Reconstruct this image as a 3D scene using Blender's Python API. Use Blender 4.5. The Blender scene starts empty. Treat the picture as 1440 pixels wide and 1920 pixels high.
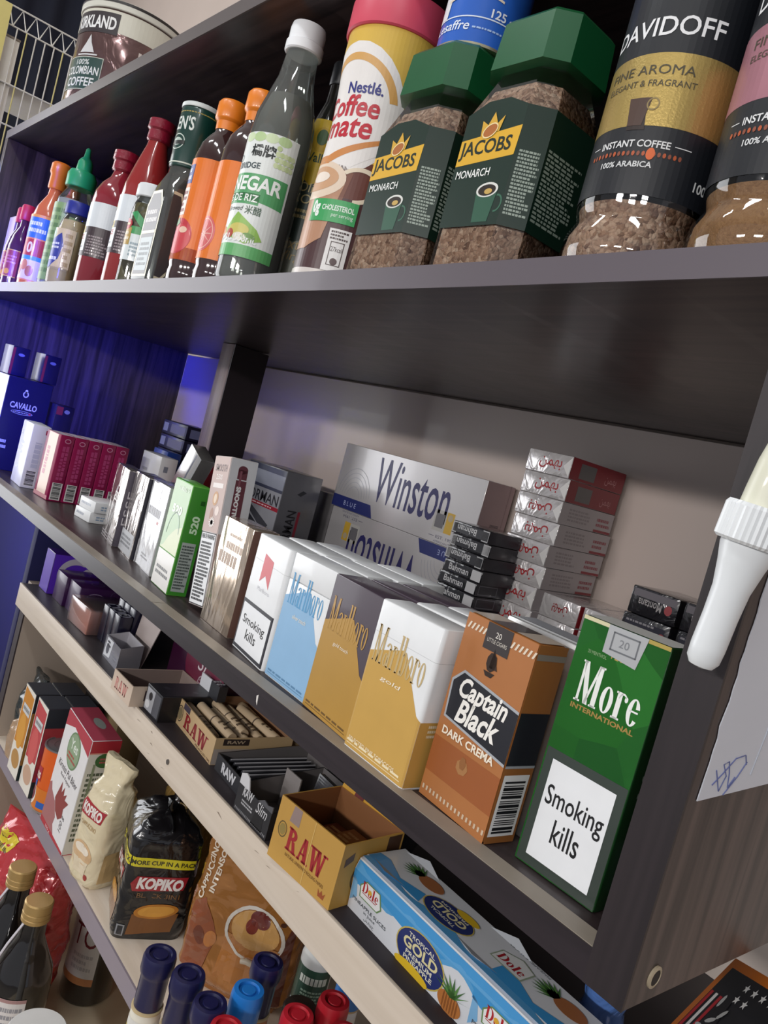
import bpy, bmesh, math, random
from mathutils import Vector, Matrix, noise
R = math.radians
S = 0.001                      # everything below is written in millimetres
SC = bpy.context.scene
COL = SC.collection

# ------------------------------------------------------------------ camera
cam_d = bpy.data.cameras.new('camera'); cam = bpy.data.objects.new('camera', cam_d); COL.objects.link(cam)
cam_d.sensor_fit = 'VERTICAL'; cam_d.sensor_height = 36; cam_d.lens = 36 * 1477.6 / 1920
cam_d.clip_start = 0.01
_r, _d, _f = (0.61661956, 0.74211784, 0.26275736), (0.22209075, 0.1562281, -0.96242843), (-0.75528539, 0.65180817, -0.0684842)
cam.matrix_world = Matrix(((_r[0], -_d[0], -_f[0], 326.56 * S), (_r[1], -_d[1], -_f[1], -294.81 * S),
                           (_r[2], -_d[2], -_f[2], 164.92 * S), (0, 0, 0, 1)))
SC.camera = cam

# ------------------------------------------------------------------ light
SC.view_settings.view_transform = 'Standard'; SC.view_settings.look = 'None'
SC.view_settings.gamma = 1; SC.view_settings.use_curve_mapping = False
SC.view_settings.exposure = -0.45
W = bpy.data.worlds.new('shop_air'); SC.world = W; W.use_nodes = True
W.node_tree.nodes['Background'].inputs[0].default_value = (0.80, 0.82, 0.90, 1)
W.node_tree.nodes['Background'].inputs[1].default_value = 0.55
def lamp(name, loc, target, sx, sy, watts, col):
    l = bpy.data.lights.new(name, 'AREA'); l.shape = 'RECTANGLE'; l.size = sx * S; l.size_y = sy * S
    l.energy = watts; l.color = col
    o = bpy.data.objects.new(name, l); COL.objects.link(o); o.location = Vector(loc) * S
    o.rotation_euler = (Vector(target) - Vector(loc)).to_track_quat('-Z', 'Y').to_euler()
    return o
lamp('shop_window_light', (-2300, -740, 270), (-250, 150, 60), 1050, 1400, 25, (0.95, 0.97, 1.0))
for _x, _w in ((-250, 4.0), (450, 4.0), (-1000, 4.0)):
    lamp('ceiling_tube_light', (_x, -850, 1500), (_x - 150, 60, 60), 420, 70, _w, (0.95, 0.98, 1.0))
for _x in (-250, 500, 1250):
    lamp('front_fill_light', (_x, -1900, 560), (_x * .2 - 150, 150, 60), 360, 70, 10.5, (1.0, 0.96, 0.93))  # added front fill, lifts the bottle caps and the back panel
for _z, _w in ((120, 2.4), (-300, 1.6), (390, 0.6)):
    _o = lamp('blue_flare_beam', (-420, -760, _z), (-1200 if _z > 0 else -1400, 120, _z * .9), 260, 200, _w, (0.02, 0.03, 1.0)); _o.data.spread = R(28)  # added narrow blue beams, standing in for lens flare from the blue lamp

# ------------------------------------------------------------------ materials
def lin(c):
    return tuple((v / 255 / 12.92) if v / 255 <= 0.04045 else ((v / 255 + 0.055) / 1.055) ** 2.4 for v in c) + (1,)
_mc = {}
def P(c, r=0.5, m=0.0, coat=0.0, bump=0.0, bs=60.0, em=0.0, var=0.06, spec=0.5):
    """principled material of one colour with a faint procedural unevenness"""
    if isinstance(c, str): c = tuple(int(c[i:i + 2], 16) for i in (0, 2, 4))
    k = (c, r, m, coat, bump, bs, em, var, spec)
    if k in _mc: return _mc[k]
    mt = bpy.data.materials.new('surface_%02x%02x%02x' % tuple(int(v) for v in c)); mt.use_nodes = True
    nt = mt.node_tree; b = nt.nodes['Principled BSDF']
    b.inputs['Roughness'].default_value = r; b.inputs['Metallic'].default_value = m
    b.inputs['Coat Weight'].default_value = coat; b.inputs['Coat Roughness'].default_value = 0.06
    b.inputs['Specular IOR Level'].default_value = spec
    tc = nt.nodes.new('ShaderNodeTexCoord'); n = nt.nodes.new('ShaderNodeTexNoise')
    n.inputs['Scale'].default_value = bs; n.inputs['Detail'].default_value = 3
    nt.links.new(tc.outputs['Object'], n.inputs['Vector'])
    mr = nt.nodes.new('ShaderNodeMapRange'); mr.inputs['To Min'].default_value = 1 - var; mr.inputs['To Max'].default_value = 1 + var
    nt.links.new(n.outputs['Fac'], mr.inputs['Value'])
    mx = nt.nodes.new('ShaderNodeMix'); mx.data_type = 'RGBA'; mx.blend_type = 'MULTIPLY'; mx.inputs[0].default_value = 1
    mx.inputs[6].default_value = lin(c); nt.links.new(mr.outputs[0], mx.inputs[7])
    nt.links.new(mx.outputs[2], b.inputs['Base Color'])
    if em: b.inputs['Emission Color'].default_value = lin(c); b.inputs['Emission Strength'].default_value = em
    if bump:
        bp = nt.nodes.new('ShaderNodeBump'); bp.inputs['Strength'].default_value = bump; bp.inputs['Distance'].default_value = 0.002
        nt.links.new(n.outputs['Fac'], bp.inputs['Height']); nt.links.new(bp.outputs[0], b.inputs['Normal'])
        if coat: nt.links.new(bp.outputs[0], b.inputs['Coat Normal'])
    _mc[k] = mt
    return mt
def wood(name, dark, light, axis=0, scale=14, rough=0.4, lo=0.35, hi=0.75, coat=0.0):
    mt = bpy.data.materials.new(name); mt.use_nodes = True; nt = mt.node_tree; b = nt.nodes['Principled BSDF']
    tc = nt.nodes.new('ShaderNodeTexCoord'); mp = nt.nodes.new('ShaderNodeMapping')
    sc = [scale * 3.2] * 3; sc[axis] = scale * 0.16; mp.inputs['Scale'].default_value = sc
    n = nt.nodes.new('ShaderNodeTexNoise'); n.inputs['Scale'].default_value = 3; n.inputs['Detail'].default_value = 7; n.inputs['Distortion'].default_value = 0.7
    cr = nt.nodes.new('ShaderNodeValToRGB'); cr.color_ramp.elements[0].position = lo; cr.color_ramp.elements[1].position = hi
    cr.color_ramp.elements[0].color = lin(dark); cr.color_ramp.elements[1].color = lin(light)
    nt.links.new(tc.outputs['Object'], mp.inputs[0]); nt.links.new(mp.outputs[0], n.inputs['Vector'])
    nt.links.new(n.outputs['Fac'], cr.inputs[0]); nt.links.new(cr.outputs[0], b.inputs['Base Color'])
    b.inputs['Roughness'].default_value = rough; b.inputs['Coat Weight'].default_value = coat; b.inputs['Coat Roughness'].default_value = 0.2
    bp = nt.nodes.new('ShaderNodeBump'); bp.inputs['Strength'].default_value = 0.08; bp.inputs['Distance'].default_value = 0.001
    nt.links.new(n.outputs['Fac'], bp.inputs['Height']); nt.links.new(bp.outputs[0], b.inputs['Normal'])
    return mt
def clear(name, tint=(245, 248, 248), refl=0.9, base=0.06, rough=0.03, milk=0.0, mcol=(170, 168, 166)):
    """thin clear glass or film: see-through, mirror-like at grazing angles"""
    mt = bpy.data.materials.new(name); mt.use_nodes = True; nt = mt.node_tree; nt.nodes.clear()
    o = nt.nodes.new('ShaderNodeOutputMaterial'); mx = nt.nodes.new('ShaderNodeMixShader')
    t = nt.nodes.new('ShaderNodeBsdfTransparent'); t.inputs[0].default_value = lin(tint)
    g = nt.nodes.new('ShaderNodeBsdfGlossy'); g.inputs['Roughness'].default_value = rough
    f = nt.nodes.new('ShaderNodeFresnel'); f.inputs[0].default_value = 1.45
    tc = nt.nodes.new('ShaderNodeTexCoord'); n = nt.nodes.new('ShaderNodeTexNoise'); n.inputs['Scale'].default_value = 30
    bp = nt.nodes.new('ShaderNodeBump'); bp.inputs['Strength'].default_value = 0.05; bp.inputs['Distance'].default_value = 0.002
    nt.links.new(tc.outputs['Object'], n.inputs['Vector']); nt.links.new(n.outputs['Fac'], bp.inputs['Height']); nt.links.new(bp.outputs[0], g.inputs['Normal'])
    ma = nt.nodes.new('ShaderNodeMath'); ma.operation = 'MULTIPLY_ADD'; ma.inputs[1].default_value = refl; ma.inputs[2].default_value = base
    nt.links.new(f.outputs[0], ma.inputs[0]); nt.links.new(ma.outputs[0], mx.inputs[0])
    if milk:
        df = nt.nodes.new('ShaderNodeBsdfDiffuse'); df.inputs[0].default_value = lin(mcol)
        m2 = nt.nodes.new('ShaderNodeMixShader'); m2.inputs[0].default_value = milk
        nt.links.new(t.outputs[0], m2.inputs[1]); nt.links.new(df.outputs[0], m2.inputs[2]); nt.links.new(m2.outputs[0], mx.inputs[1])
    else: nt.links.new(t.outputs[0], mx.inputs[1])
    nt.links.new(g.outputs[0], mx.inputs[2]); nt.links.new(mx.outputs[0], o.inputs[0])
    return mt
def granules(name, cols, scale, bump=1.0, rough=0.7):
    mt = bpy.data.materials.new(name); mt.use_nodes = True; nt = mt.node_tree; b = nt.nodes['Principled BSDF']
    tc = nt.nodes.new('ShaderNodeTexCoord'); v = nt.nodes.new('ShaderNodeTexVoronoi'); v.inputs['Scale'].default_value = scale
    nz = nt.nodes.new('ShaderNodeTexNoise'); nz.inputs['Scale'].default_value = scale * 0.7
    ad = nt.nodes.new('ShaderNodeMix'); ad.data_type = 'VECTOR'; ad.inputs[0].default_value = 0.004
    nt.links.new(tc.outputs['Object'], nz.inputs['Vector']); nt.links.new(tc.outputs['Object'], ad.inputs[4]); nt.links.new(nz.outputs['Color'], ad.inputs[5])
    nt.links.new(ad.outputs[1], v.inputs['Vector'])
    cr = nt.nodes.new('ShaderNodeValToRGB'); e = cr.color_ramp.elements
    e[0].color = lin(cols[0]); e[1].color = lin(cols[-1])
    for i, c in enumerate(cols[1:-1]):
        q = e.new((i + 1) / (len(cols) - 1)); q.color = lin(c)
    sp = nt.nodes.new('ShaderNodeSeparateColor'); nt.links.new(v.outputs['Color'], sp.inputs[0]); nt.links.new(sp.outputs[0], cr.inputs[0])
    nt.links.new(cr.outputs[0], b.inputs['Base Color']); b.inputs['Roughness'].default_value = rough
    bp = nt.nodes.new('ShaderNodeBump'); bp.invert = True; bp.inputs['Strength'].default_value = bump; bp.inputs['Distance'].default_value = 0.003
    nt.links.new(v.outputs['Distance'], bp.inputs['Height']); nt.links.new(bp.outputs[0], b.inputs['Normal'])
    return mt
def crinkle(name, c, r=0.18, m=0.0, scale=35, strength=0.6, coat=0.6, stretch=(1, 1, 1)):
    """glossy wrinkled film or foil"""
    mt = bpy.data.materials.new(name); mt.use_nodes = True; nt = mt.node_tree; b = nt.nodes['Principled BSDF']
    b.inputs['Base Color'].default_value = lin(c); b.inputs['Roughness'].default_value = r; b.inputs['Metallic'].default_value = m
    b.inputs['Coat Weight'].default_value = coat; b.inputs['Coat Roughness'].default_value = 0.05
    tc = nt.nodes.new('ShaderNodeTexCoord'); mp = nt.nodes.new('ShaderNodeMapping'); mp.inputs['Scale'].default_value = stretch
    n = nt.nodes.new('ShaderNodeTexNoise'); n.inputs['Scale'].default_value = scale; n.inputs['Detail'].default_value = 2.5; n.inputs['Distortion'].default_value = 1.4
    bp = nt.nodes.new('ShaderNodeBump'); bp.inputs['Strength'].default_value = strength; bp.inputs['Distance'].default_value = 0.006
    nt.links.new(tc.outputs['Object'], mp.inputs[0]); nt.links.new(mp.outputs[0], n.inputs['Vector'])
    nt.links.new(n.outputs['Fac'], bp.inputs['Height']); nt.links.new(bp.outputs[0], b.inputs['Normal']); nt.links.new(bp.outputs[0], b.inputs['Coat Normal'])
    return mt

# ------------------------------------------------------------------ mesh helpers
def link(o, parent=None):
    COL.objects.link(o)
    if parent: o.parent = parent
    return o
def thing(name, label, cat, x=0, y=0, z=0, rz=0, rx=0, ry=0, group=None):
    o = bpy.data.objects.new(name, None); o.empty_display_size = 0.01; link(o)
    o.location = (x * S, y * S, z * S); o.rotation_euler = (R(rx), R(ry), R(rz))
    o['label'] = label; o['category'] = cat
    if group: o['group'] = group
    return o
def tag(o, label, cat, group=None):
    o['label'] = label; o['category'] = cat
    if group: o['group'] = group
    return o
def obj(name, verts, faces, mats, parent=None, fm=None, smooth=None):
    me = bpy.data.meshes.new(name); me.from_pydata([Vector(v) * S for v in verts], [], faces)
    if not isinstance(mats, (list, tuple)): mats = [mats]
    for m in mats: me.materials.append(m)
    if fm:
        for p, i in zip(me.polygons, fm): p.material_index = i
    if smooth is not None:
        for p in me.polygons: p.use_smooth = True
        me.set_sharp_from_angle(angle=R(smooth))
    me.validate(); me.update()
    return link(bpy.data.objects.new(name, me), parent)
def bmobj(name, bm, mats, parent=None, smooth=None):
    me = bpy.data.meshes.new(name); bmesh.ops.recalc_face_normals(bm, faces=bm.faces); bm.to_mesh(me); bm.free()
    if not isinstance(mats, (list, tuple)): mats = [mats]
    for m in mats: me.materials.append(m)
    if smooth is not None:
        for p in me.polygons: p.use_smooth = True
        me.set_sharp_from_angle(angle=R(smooth))
    return link(bpy.data.objects.new(name, me), parent)
def box(name, x0, x1, y0, y1, z0, z1, m, parent=None, bev=0.0, seg=2):
    bm = bmesh.new(); bmesh.ops.create_cube(bm, size=1)
    for v in bm.verts:
        v.co = Vector(((x0 + x1) / 2 + v.co.x * (x1 - x0), (y0 + y1) / 2 + v.co.y * (y1 - y0), (z0 + z1) / 2 + v.co.z * (z1 - z0))) * S
    if bev: bmesh.ops.bevel(bm, geom=bm.edges[:], offset=bev * S, segments=seg, profile=0.5, affect='EDGES')
    return bmobj(name, bm, m, parent, 40 if bev else None)
def lathe(name, prof, m, parent=None, seg=40, cx=0, cy=0, cap=True, smooth=38):
    vs, fs = [], []
    for r, z in prof:
        for i in range(seg):
            a = 2 * math.pi * i / seg; vs.append((cx + r * math.cos(a), cy + r * math.sin(a), z))
    for k in range(len(prof) - 1):
        for i in range(seg):
            j = (i + 1) % seg; fs.append((k * seg + i, k * seg + j, (k + 1) * seg + j, (k + 1) * seg + i))
    if cap:
        fs.append(tuple(range(seg))[::-1]); fs.append(tuple((len(prof) - 1) * seg + i for i in range(seg)))
    return obj(name, vs, fs, m, parent, smooth=smooth)
def loft(name, rings, m, parent=None, cap=True, smooth=38):
    n = len(rings[0]); vs = [v for r in rings for v in r]; fs = []
    for k in range(len(rings) - 1):
        for i in range(n):
            j = (i + 1) % n; fs.append((k * n + i, k * n + j, (k + 1) * n + j, (k + 1) * n + i))
    if cap: fs.append(tuple(range(n))[::-1]); fs.append(tuple((len(rings) - 1) * n + i for i in range(n)))
    return obj(name, vs, fs, m, parent, smooth=smooth)
def tube(name, pts, r, m, parent=None, seg=8):
    rings = []
    for i, p in enumerate(pts):
        p = Vector(p); a = Vector(pts[max(i - 1, 0)]); b = Vector(pts[min(i + 1, len(pts) - 1)]); d = (b - a).normalized()
        u = d.cross(Vector((0.31, 0.2, 0.93))).normalized(); w = d.cross(u)
        rings.append([tuple(p + u * r * math.cos(2 * math.pi * k / seg) + w * r * math.sin(2 * math.pi * k / seg)) for k in range(seg)])
    return loft(name, rings, m, parent, smooth=60)

# ------------------------------------------------------------------ flat print
_tc = {}
def text_mesh(s, bold=0.0, shear=0.0):
    k = (s, bold, shear)
    if k in _tc: return _tc[k]
    cu = bpy.data.curves.new('lettering', 'FONT'); cu.body = s; cu.size = 1; cu.offset = bold; cu.shear = shear; cu.resolution_u = 3
    o = bpy.data.objects.new('lettering', cu); me = bpy.data.meshes.new_from_object(o)
    vs = [(v.co.x, v.co.y) for v in me.vertices]; fs = [tuple(p.vertices) for p in me.polygons]
    bpy.data.objects.remove(o); bpy.data.curves.remove(cu); bpy.data.meshes.remove(me)
    if vs:
        x0 = min(v[0] for v in vs); x1 = max(v[0] for v in vs); y0 = min(v[1] for v in vs); y1 = max(v[1] for v in vs)
        vs = [((v[0] - x0) / max(x1 - x0, 1e-6), (v[1] - y0) / max(y1 - y0, 1e-6)) for v in vs]
    _tc[k] = (vs, fs)
    return _tc[k]
class Pr:
    """print on one face, in millimetres (u right, v up); layers lie 0.1 mm over each other"""
    def __init__(s, fin=None): s.it = []; s.fin = fin or {}
    def add(s, vs, fs, c, l): s.it.append((vs, fs, c, l)); return s
    def poly(s, pts, c, l=1): return s.add(list(pts), [tuple(range(len(pts)))], c, l)
    def rect(s, u0, v0, u1, v1, c, l=1): return s.poly([(u0, v0), (u1, v0), (u1, v1), (u0, v1)], c, l)
    def ell(s, cx, cy, rx, ry, c, l=1, n=28, rot=0):
        cr, sr = math.cos(R(rot)), math.sin(R(rot)); p = []
        for i in range(n):
            a = 2 * math.pi * i / n; x, y = rx * math.cos(a), ry * math.sin(a); p.append((cx + x * cr - y * sr, cy + x * sr + y * cr))
        return s.poly(p, c, l)
    def ring(s, cx, cy, rx, ry, tx, ty, c, l=1, a0=0, a1=360, n=28, rot=0):
        vs, fs = [], []; cr, sr = math.cos(R(rot)), math.sin(R(rot))
        for i in range(n + 1):
            a = R(a0 + (a1 - a0) * i / n)
            for q in (0, 1):
                x, y = (rx - q * tx) * math.cos(a), (ry - q * ty) * math.sin(a); vs.append((cx + x * cr - y * sr, cy + x * sr + y * cr))
        for i in range(n): fs.append((2 * i, 2 * i + 2, 2 * i + 3, 2 * i + 1))
        return s.add(vs, fs, c, l)
    def frame(s, u0, v0, u1, v1, t, c, l=1):
        s.rect(u0, v0, u1, v0 + t, c, l); s.rect(u0, v1 - t, u1, v1, c, l); s.rect(u0, v0, u0 + t, v1, c, l); return s.rect(u1 - t, v0, u1, v1, c, l)
    def text(s, t, u0, v0, u1, v1, c, l=2, bold=0.0, shear=0.0, rot=0):
        vs, fs = text_mesh(t, bold, shear); w, h = u1 - u0, v1 - v0
        if rot == 90: vs = [(1 - b, a) for a, b in vs]
        elif rot == -90: vs = [(b, 1 - a) for a, b in vs]
        elif rot == 180: vs = [(1 - a, 1 - b) for a, b in vs]
        return s.add([(u0 + a * w, v0 + b * h) for a, b in vs], fs, c, l)
    def stext(s, t, u0, v0, u1, v1, c, l=2, w=0.2, sw=0.06):
        vs, fs = serif_word(t, w, sw)
        return s.add([(u0 + a * (u1 - u0), v0 + b * (v1 - v0)) for a, b in vs], fs, c, l)
    def lines(s, u0, v0, u1, v1, n, c, l=2, seed=1, fill=0.55, vert=False):
        rd = random.Random(seed); vs, fs = [], []
        for i in range(n):
            a = v0 + (v1 - v0) * (i + 0.5 - fill / 2) / n; b = a + (v1 - v0) / n * fill
            u = u0; e = u1 - (u1 - u0) * rd.choice((0, 0, .1, .25))
            while u < e:
                q = min(e, u + (u1 - u0) * rd.uniform(.05, .16)); k = len(vs)
                vs += [(u, a), (q, a), (q, b), (u, b)]; fs.append((k, k + 1, k + 2, k + 3)); u = q + (u1 - u0) * .03
        if vert:
            vs = [(u0 + (1 - (y - v0) / (v1 - v0)) * (u1 - u0), v0 + (x - u0) / (u1 - u0) * (v1 - v0)) for x, y in vs]
        return s.add(vs, fs, c, l)
    def bars(s, u0, v0, u1, v1, l=2, seed=3, vert=False, bg='f2f2f0', fg='202024'):
        s.rect(u0, v0, u1, v1, bg, l); rd = random.Random(seed); vs, fs = [], []
        a, e = (v0, v1) if vert else (u0, u1); t = (e - a) / 60; a += 3 * t
        while a < e - 4 * t:
            w = t * rd.choice((1, 1, 2, 3)); k = len(vs)
            if vert: vs += [(u0 + (u1 - u0) * .1, a), (u1 - (u1 - u0) * .1, a), (u1 - (u1 - u0) * .1, a + w), (u0 + (u1 - u0) * .1, a + w)]
            else: vs += [(a, v0 + (v1 - v0) * .12), (a + w, v0 + (v1 - v0) * .12), (a + w, v1 - (v1 - v0) * .1), (a, v1 - (v1 - v0) * .1)]
            fs.append((k, k + 1, k + 2, k + 3)); a += w + t * rd.choice((1, 1, 2))
        return s.add(vs, fs, fg, l + 1)
    def build(s, name, parent, mapf, du=None, dv=None):
        bm = bmesh.new(); mats = []
        groups = {}
        for vs, fs, c, l in s.it: groups.setdefault((c, l), []).append((vs, fs))
        lay = bm.verts.layers.float.new('lay')
        for (c, l), items in groups.items():
            if c not in mats: mats.append(c)
            mi = mats.index(c); sub = bmesh.new()
            for vs, fs in items:
                bv = [sub.verts.new((x, y, 0)) for x, y in vs]
                for f in fs:
                    if len(set(f)) > 2:
                        try: sub.faces.new([bv[i] for i in f])
                        except ValueError: pass
            for step, ax in ((du, 0), (dv, 1)):
                if not step or not sub.verts: continue
                lo = min(v.co[ax] for v in sub.verts); hi = max(v.co[ax] for v in sub.verts)
                k = math.floor(lo / step) + 1
                while k * step < hi - 1e-6:
                    nrm = (1, 0, 0) if ax == 0 else (0, 1, 0); co = (k * step, 0, 0) if ax == 0 else (0, k * step, 0)
                    bmesh.ops.bisect_plane(sub, geom=sub.verts[:] + sub.edges[:] + sub.faces[:], dist=1e-5, plane_co=co, plane_no=nrm); k += 1
            mp = {}
            for v in sub.verts:
                mp[v] = bm.verts.new(Vector(mapf(v.co.x, v.co.y, l * 0.1)) * S)
            for f in sub.faces:
                try: q = bm.faces.new([mp[v] for v in f.verts]); q.material_index = mi
                except ValueError: pass
            sub.free()
        me = bpy.data.meshes.new(name); bm.to_mesh(me); bm.free()
        for c in mats:
            me.materials.append(c if not isinstance(c, (str, tuple)) else P(c, **dict(dict(r=0.45, coat=0.1), **s.fin)))
        return link(bpy.data.objects.new(name, me), parent)
# faces of a box with its front lower left corner at the origin
def F_front(w, d, h): return lambda u, v, e: (u, -e, v)
def F_right(w, d, h): return lambda u, v, e: (w + e, u, v)
def F_left(w, d, h): return lambda u, v, e: (-e, d - u, v)
def F_top(w, d, h): return lambda u, v, e: (u, v, h + e)
def F_cyl(r, cx=0, cy=0, az=-90):
    rf = r if callable(r) else (lambda v: r)
    return lambda u, v, e: (cx + (rf(v) + e) * math.cos(R(az) + u / rf(v)), cy + (rf(v) + e) * math.sin(R(az) + u / rf(v)), v)
FACES = {'front': F_front, 'right': F_right, 'left': F_left, 'top': F_top}

# hand-cut serif capitals and small letters (unit height)
def serif_word(t, w=0.2, sw=0.06):
    vs, fs = [], []; x = 0.0
    def quad(*p): k = len(vs); vs.extend(p); fs.append(tuple(range(k, k + len(p))))
    def stem(a, b, y0, y1): quad((a, y0), (b, y0), (b, y1), (a, y1))
    def slab(a, b, y): stem(a, b, y, y + sw)
    def arc(cx, cy, rx, ry, tx, ty, a0, a1, n=14):
        for i in range(n):
            p, q = R(a0 + (a1 - a0) * i / n), R(a0 + (a1 - a0) * (i + 1) / n)
            quad((cx + rx * math.cos(p), cy + ry * math.sin(p)), (cx + rx * math.cos(q), cy + ry * math.sin(q)),
                 (cx + (rx - tx) * math.cos(q), cy + (ry - ty) * math.sin(q)), (cx + (rx - tx) * math.cos(p), cy + (ry - ty) * math.sin(p)))
    def slant(xa, ya, xb, yb, t): quad((xa, ya), (xa + t, ya), (xb + t, yb), (xb, yb))
    X = 0.64
    for ch in t:
        g = w * 0.35
        if ch == 'R':
            stem(x + .08, x + .08 + w, 0, 1); slab(x, x + .16 + w, 0); slab(x, x + .3, 1 - sw)
            arc(x + .08 + w, .74, .38, .26, w, sw * 1.6, -90, 90); slant(x + .08 + w + .25, 0, x + .08 + w + .05, .5, w); slab(x + .18 + w, x + .62 + w, 0); x += .68 + w
        elif ch == 'A':
            slant(x + .5 - w * .2, 0, x + .3, 1, w * 1.1) ; slant(x + .06, 0, x + .3, 1, w * .55); stem(x + .16, x + .5, .28, .28 + sw); slab(x, x + .25, 0); slab(x + .38, x + .62 + w, 0); x += .66 + w * .8
        elif ch == 'W':
            for dx in (0, .36 + w * .35): slant(x + .24 + dx, 0, x + .04 + dx, 1, w); slant(x + .24 + dx + w * .3, 0, x + .42 + dx + w * .3, 1, w * .6)
            slab(x - .04, x + .16 + w, 1 - sw); slab(x + .34, x + .5 + w, 1 - sw); slab(x + .74 + w * .6, x + .98 + w, 1 - sw); x += 1.0 + w
        elif ch == 'M':
            stem(x + .06, x + .06 + w * .55, 0, 1); slant(x + .4, 0, x + .06, 1, w); slant(x + .4, 0, x + .72, 1, w * .5); stem(x + .72, x + .72 + w, 0, 1)
            slab(x - .02, x + .14 + w * .55, 0); slab(x + .66, x + .78 + w, 0); slab(x, x + .2, 1 - sw); slab(x + .74, x + .78 + w, 1 - sw); x += .86 + w
        elif ch == 'o': arc(x + .26, X / 2, .26, X / 2, w * .85, sw * .8, 0, 360, 24); x += .52 + g
        elif ch == 'e':
            arc(x + .25, X / 2, .25, X / 2, w * .85, sw * .8, 20, 325, 22); stem(x + .1, x + .44, X / 2, X / 2 + sw * .9); x += .5 + g
        elif ch == 'r':
            stem(x + .06, x + .06 + w, 0, X); slab(x, x + .14 + w, 0); slab(x, x + .1, X - sw); arc(x + .1 + w, X - .15, .17, .15, sw, sw, 30, 180, 8); arc(x + .24 + w, X - .12, .07, .07, .07, .07, 0, 360, 10); x += .33 + w + g * .4
        elif ch == 'a':
            arc(x + .2, .18, .2, .18, w * .7, sw * .8, 0, 360, 18); stem(x + .36, x + .36 + w, 0, X * .8); arc(x + .22 + w * .5, X * .74, .2 + w * .3, X * .26, w * .8, sw, 0, 160, 10); slab(x + .36, x + .46 + w, 0); x += .46 + w + g * .4
        elif ch == 'l': stem(x + .05, x + .05 + w, 0, 1); slab(x, x + .1 + w, 0); slab(x, x + .05, 1 - sw); x += .1 + w + g
        elif ch == 'b':
            stem(x + .05, x + .05 + w, 0, 1); slab(x, x + .05, 1 - sw); arc(x + .05 + w + .1, X / 2, .22, X / 2, w * .8, sw, -140, 140, 16); x += .37 + w + g
        elif ch == 'D':
            stem(x + .07, x + .07 + w, 0, 1); slab(x, x + .25, 0); slab(x, x + .25, 1 - sw); arc(x + .14 + w, .5, .42, .5, w, sw, -90, 90, 16); x += .56 + w + g
        else: x += .3
    x1 = max(v[0] for v in vs); x0 = min(v[0] for v in vs)
    return [((a - x0) / (x1 - x0), b) for a, b in vs], fs
# ================================================================== the room
def struct(o, parent=None): o['kind'] = 'structure'; return o
struct(box('floor', -3200, 2600, -2600, 460, -1020, -1000, P('8d8880', 0.4)))
struct(box('wall_back', -3200, 2600, 425, 460, -1000, 1700, P('c9b9ae', 0.7, bump=0.2, bs=9)))
struct(box('wall_left', -2640, -2600, -2600, 425, -1000, 1700, P('c9c6c2', 0.8)))
t = thing('dark_curtain', 'dark navy curtain hanging beyond the wire rack at the upper left', 'curtain', -2560, 100, 700)
loft('cloth', [[(12 * math.sin(i * .9) , i * 13, z) for i in range(25)] + [(12 * math.sin(i * .9) + 3, i * 13, z) for i in range(24, -1, -1)] for z in (0, 450, 900)], P('1b2032', .8), t, smooth=50)
tube('rail', [(0, -20, 905), (0, 324, 905)], 8, P('6a6560', .4), t, 10)
struct(box('ceiling', -3200, 2600, -2600, 460, 1700, 1720, P('d8d8d6', 0.8)))

# ================================================================== shelf units
DARK = wood('dark_wenge_laminate', (36, 28, 30), (70, 57, 56), 0, 10, 0.38, coat=0.18)
DARKZ = wood('dark_wenge_laminate_upright', (40, 32, 32), (92, 77, 72), 2, 11, 0.36, coat=0.2)
DARKE = wood('dark_edge_band', (34, 27, 32), (48, 40, 45), 0, 12, 0.4, coat=0.12)
BEIGE = P('cbbcb4', 0.38, coat=0.12, bs=4, var=0.04)
MAPLE = wood('pale_maple_laminate', (205, 190, 172), (224, 211, 195), 0, 7, 0.42)
GREYE = P('8f858f', 0.4, bs=8)

unit = thing('display_shelf', 'dark brown laminate wall shelf unit with three long shelves', 'shelf')
def zlow(x, y):           # underside of the sagging upper shelf
    pts = [(-1170, 250), (-988, 251), (-600, 254), (-309, 257), (-25, 263), (200, 270)]
    for (a, p), (b, q) in zip(pts, pts[1:]):
        if x <= b: z = p + (q - p) * (x - a) / (b - a); break
    t = max(0, (y + 5) / 395); return z * (1 - t) + 258.5 * t
def ztop(x, y=20): return zlow(x, y) + 13.5
def sag_board(name, x0, x1, y0, y1, th, m, parent, f=zlow):
    vs, fs = [], []; xs = [x0 + (x1 - x0) * i / 24 for i in range(25)]
    for x in xs:
        for y in (y0, y1):
            for dz in (0, th): vs.append((x, y, f(x, y) + dz))
    for i in range(24):
        a, b = 4 * i, 4 * i + 4
        fs += [(a, b, b + 1, a + 1), (a + 2, a + 3, b + 3, b + 2), (a, a + 2, b + 2, b), (a + 1, b + 1, b + 3, a + 3)]
    fs += [(0, 1, 3, 2), (96, 98, 99, 97)]
    return obj(name, vs, fs, m, parent)
box('shelf_board', -1170, 181, -3.6, 390, -14, 0, DARK, unit, 0.6)
box('edge_band', -1170, 181, -5, -3.6, -14, 0.1, DARKE, unit)
for k, (a, b) in enumerate(((-1168, -700), (-699, -260), (-259, 181))):       # worn pale strip along the front
    box('worn_edge_strip', a, b, -4.4, 7.5, 0.02, 0.5, P('8d8377', 0.5, bs=30, var=0.25), unit)
sag_board('shelf_board', -1170, 181, -3.6, 390, 13.5, DARK, unit)
sag_board('edge_band', -1170, 181, -5, -3.7, 13.5, P('5c545b', 0.42, coat=0.15, bs=5), unit)
box('shelf_board', -1188, 199, -3.6, 390, 506, 520, DARK, unit, 0.6)
box('edge_band', -1188, 199, -5, -3.6, 506, 520, P('5f5857', 0.4, bs=8), unit)
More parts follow.
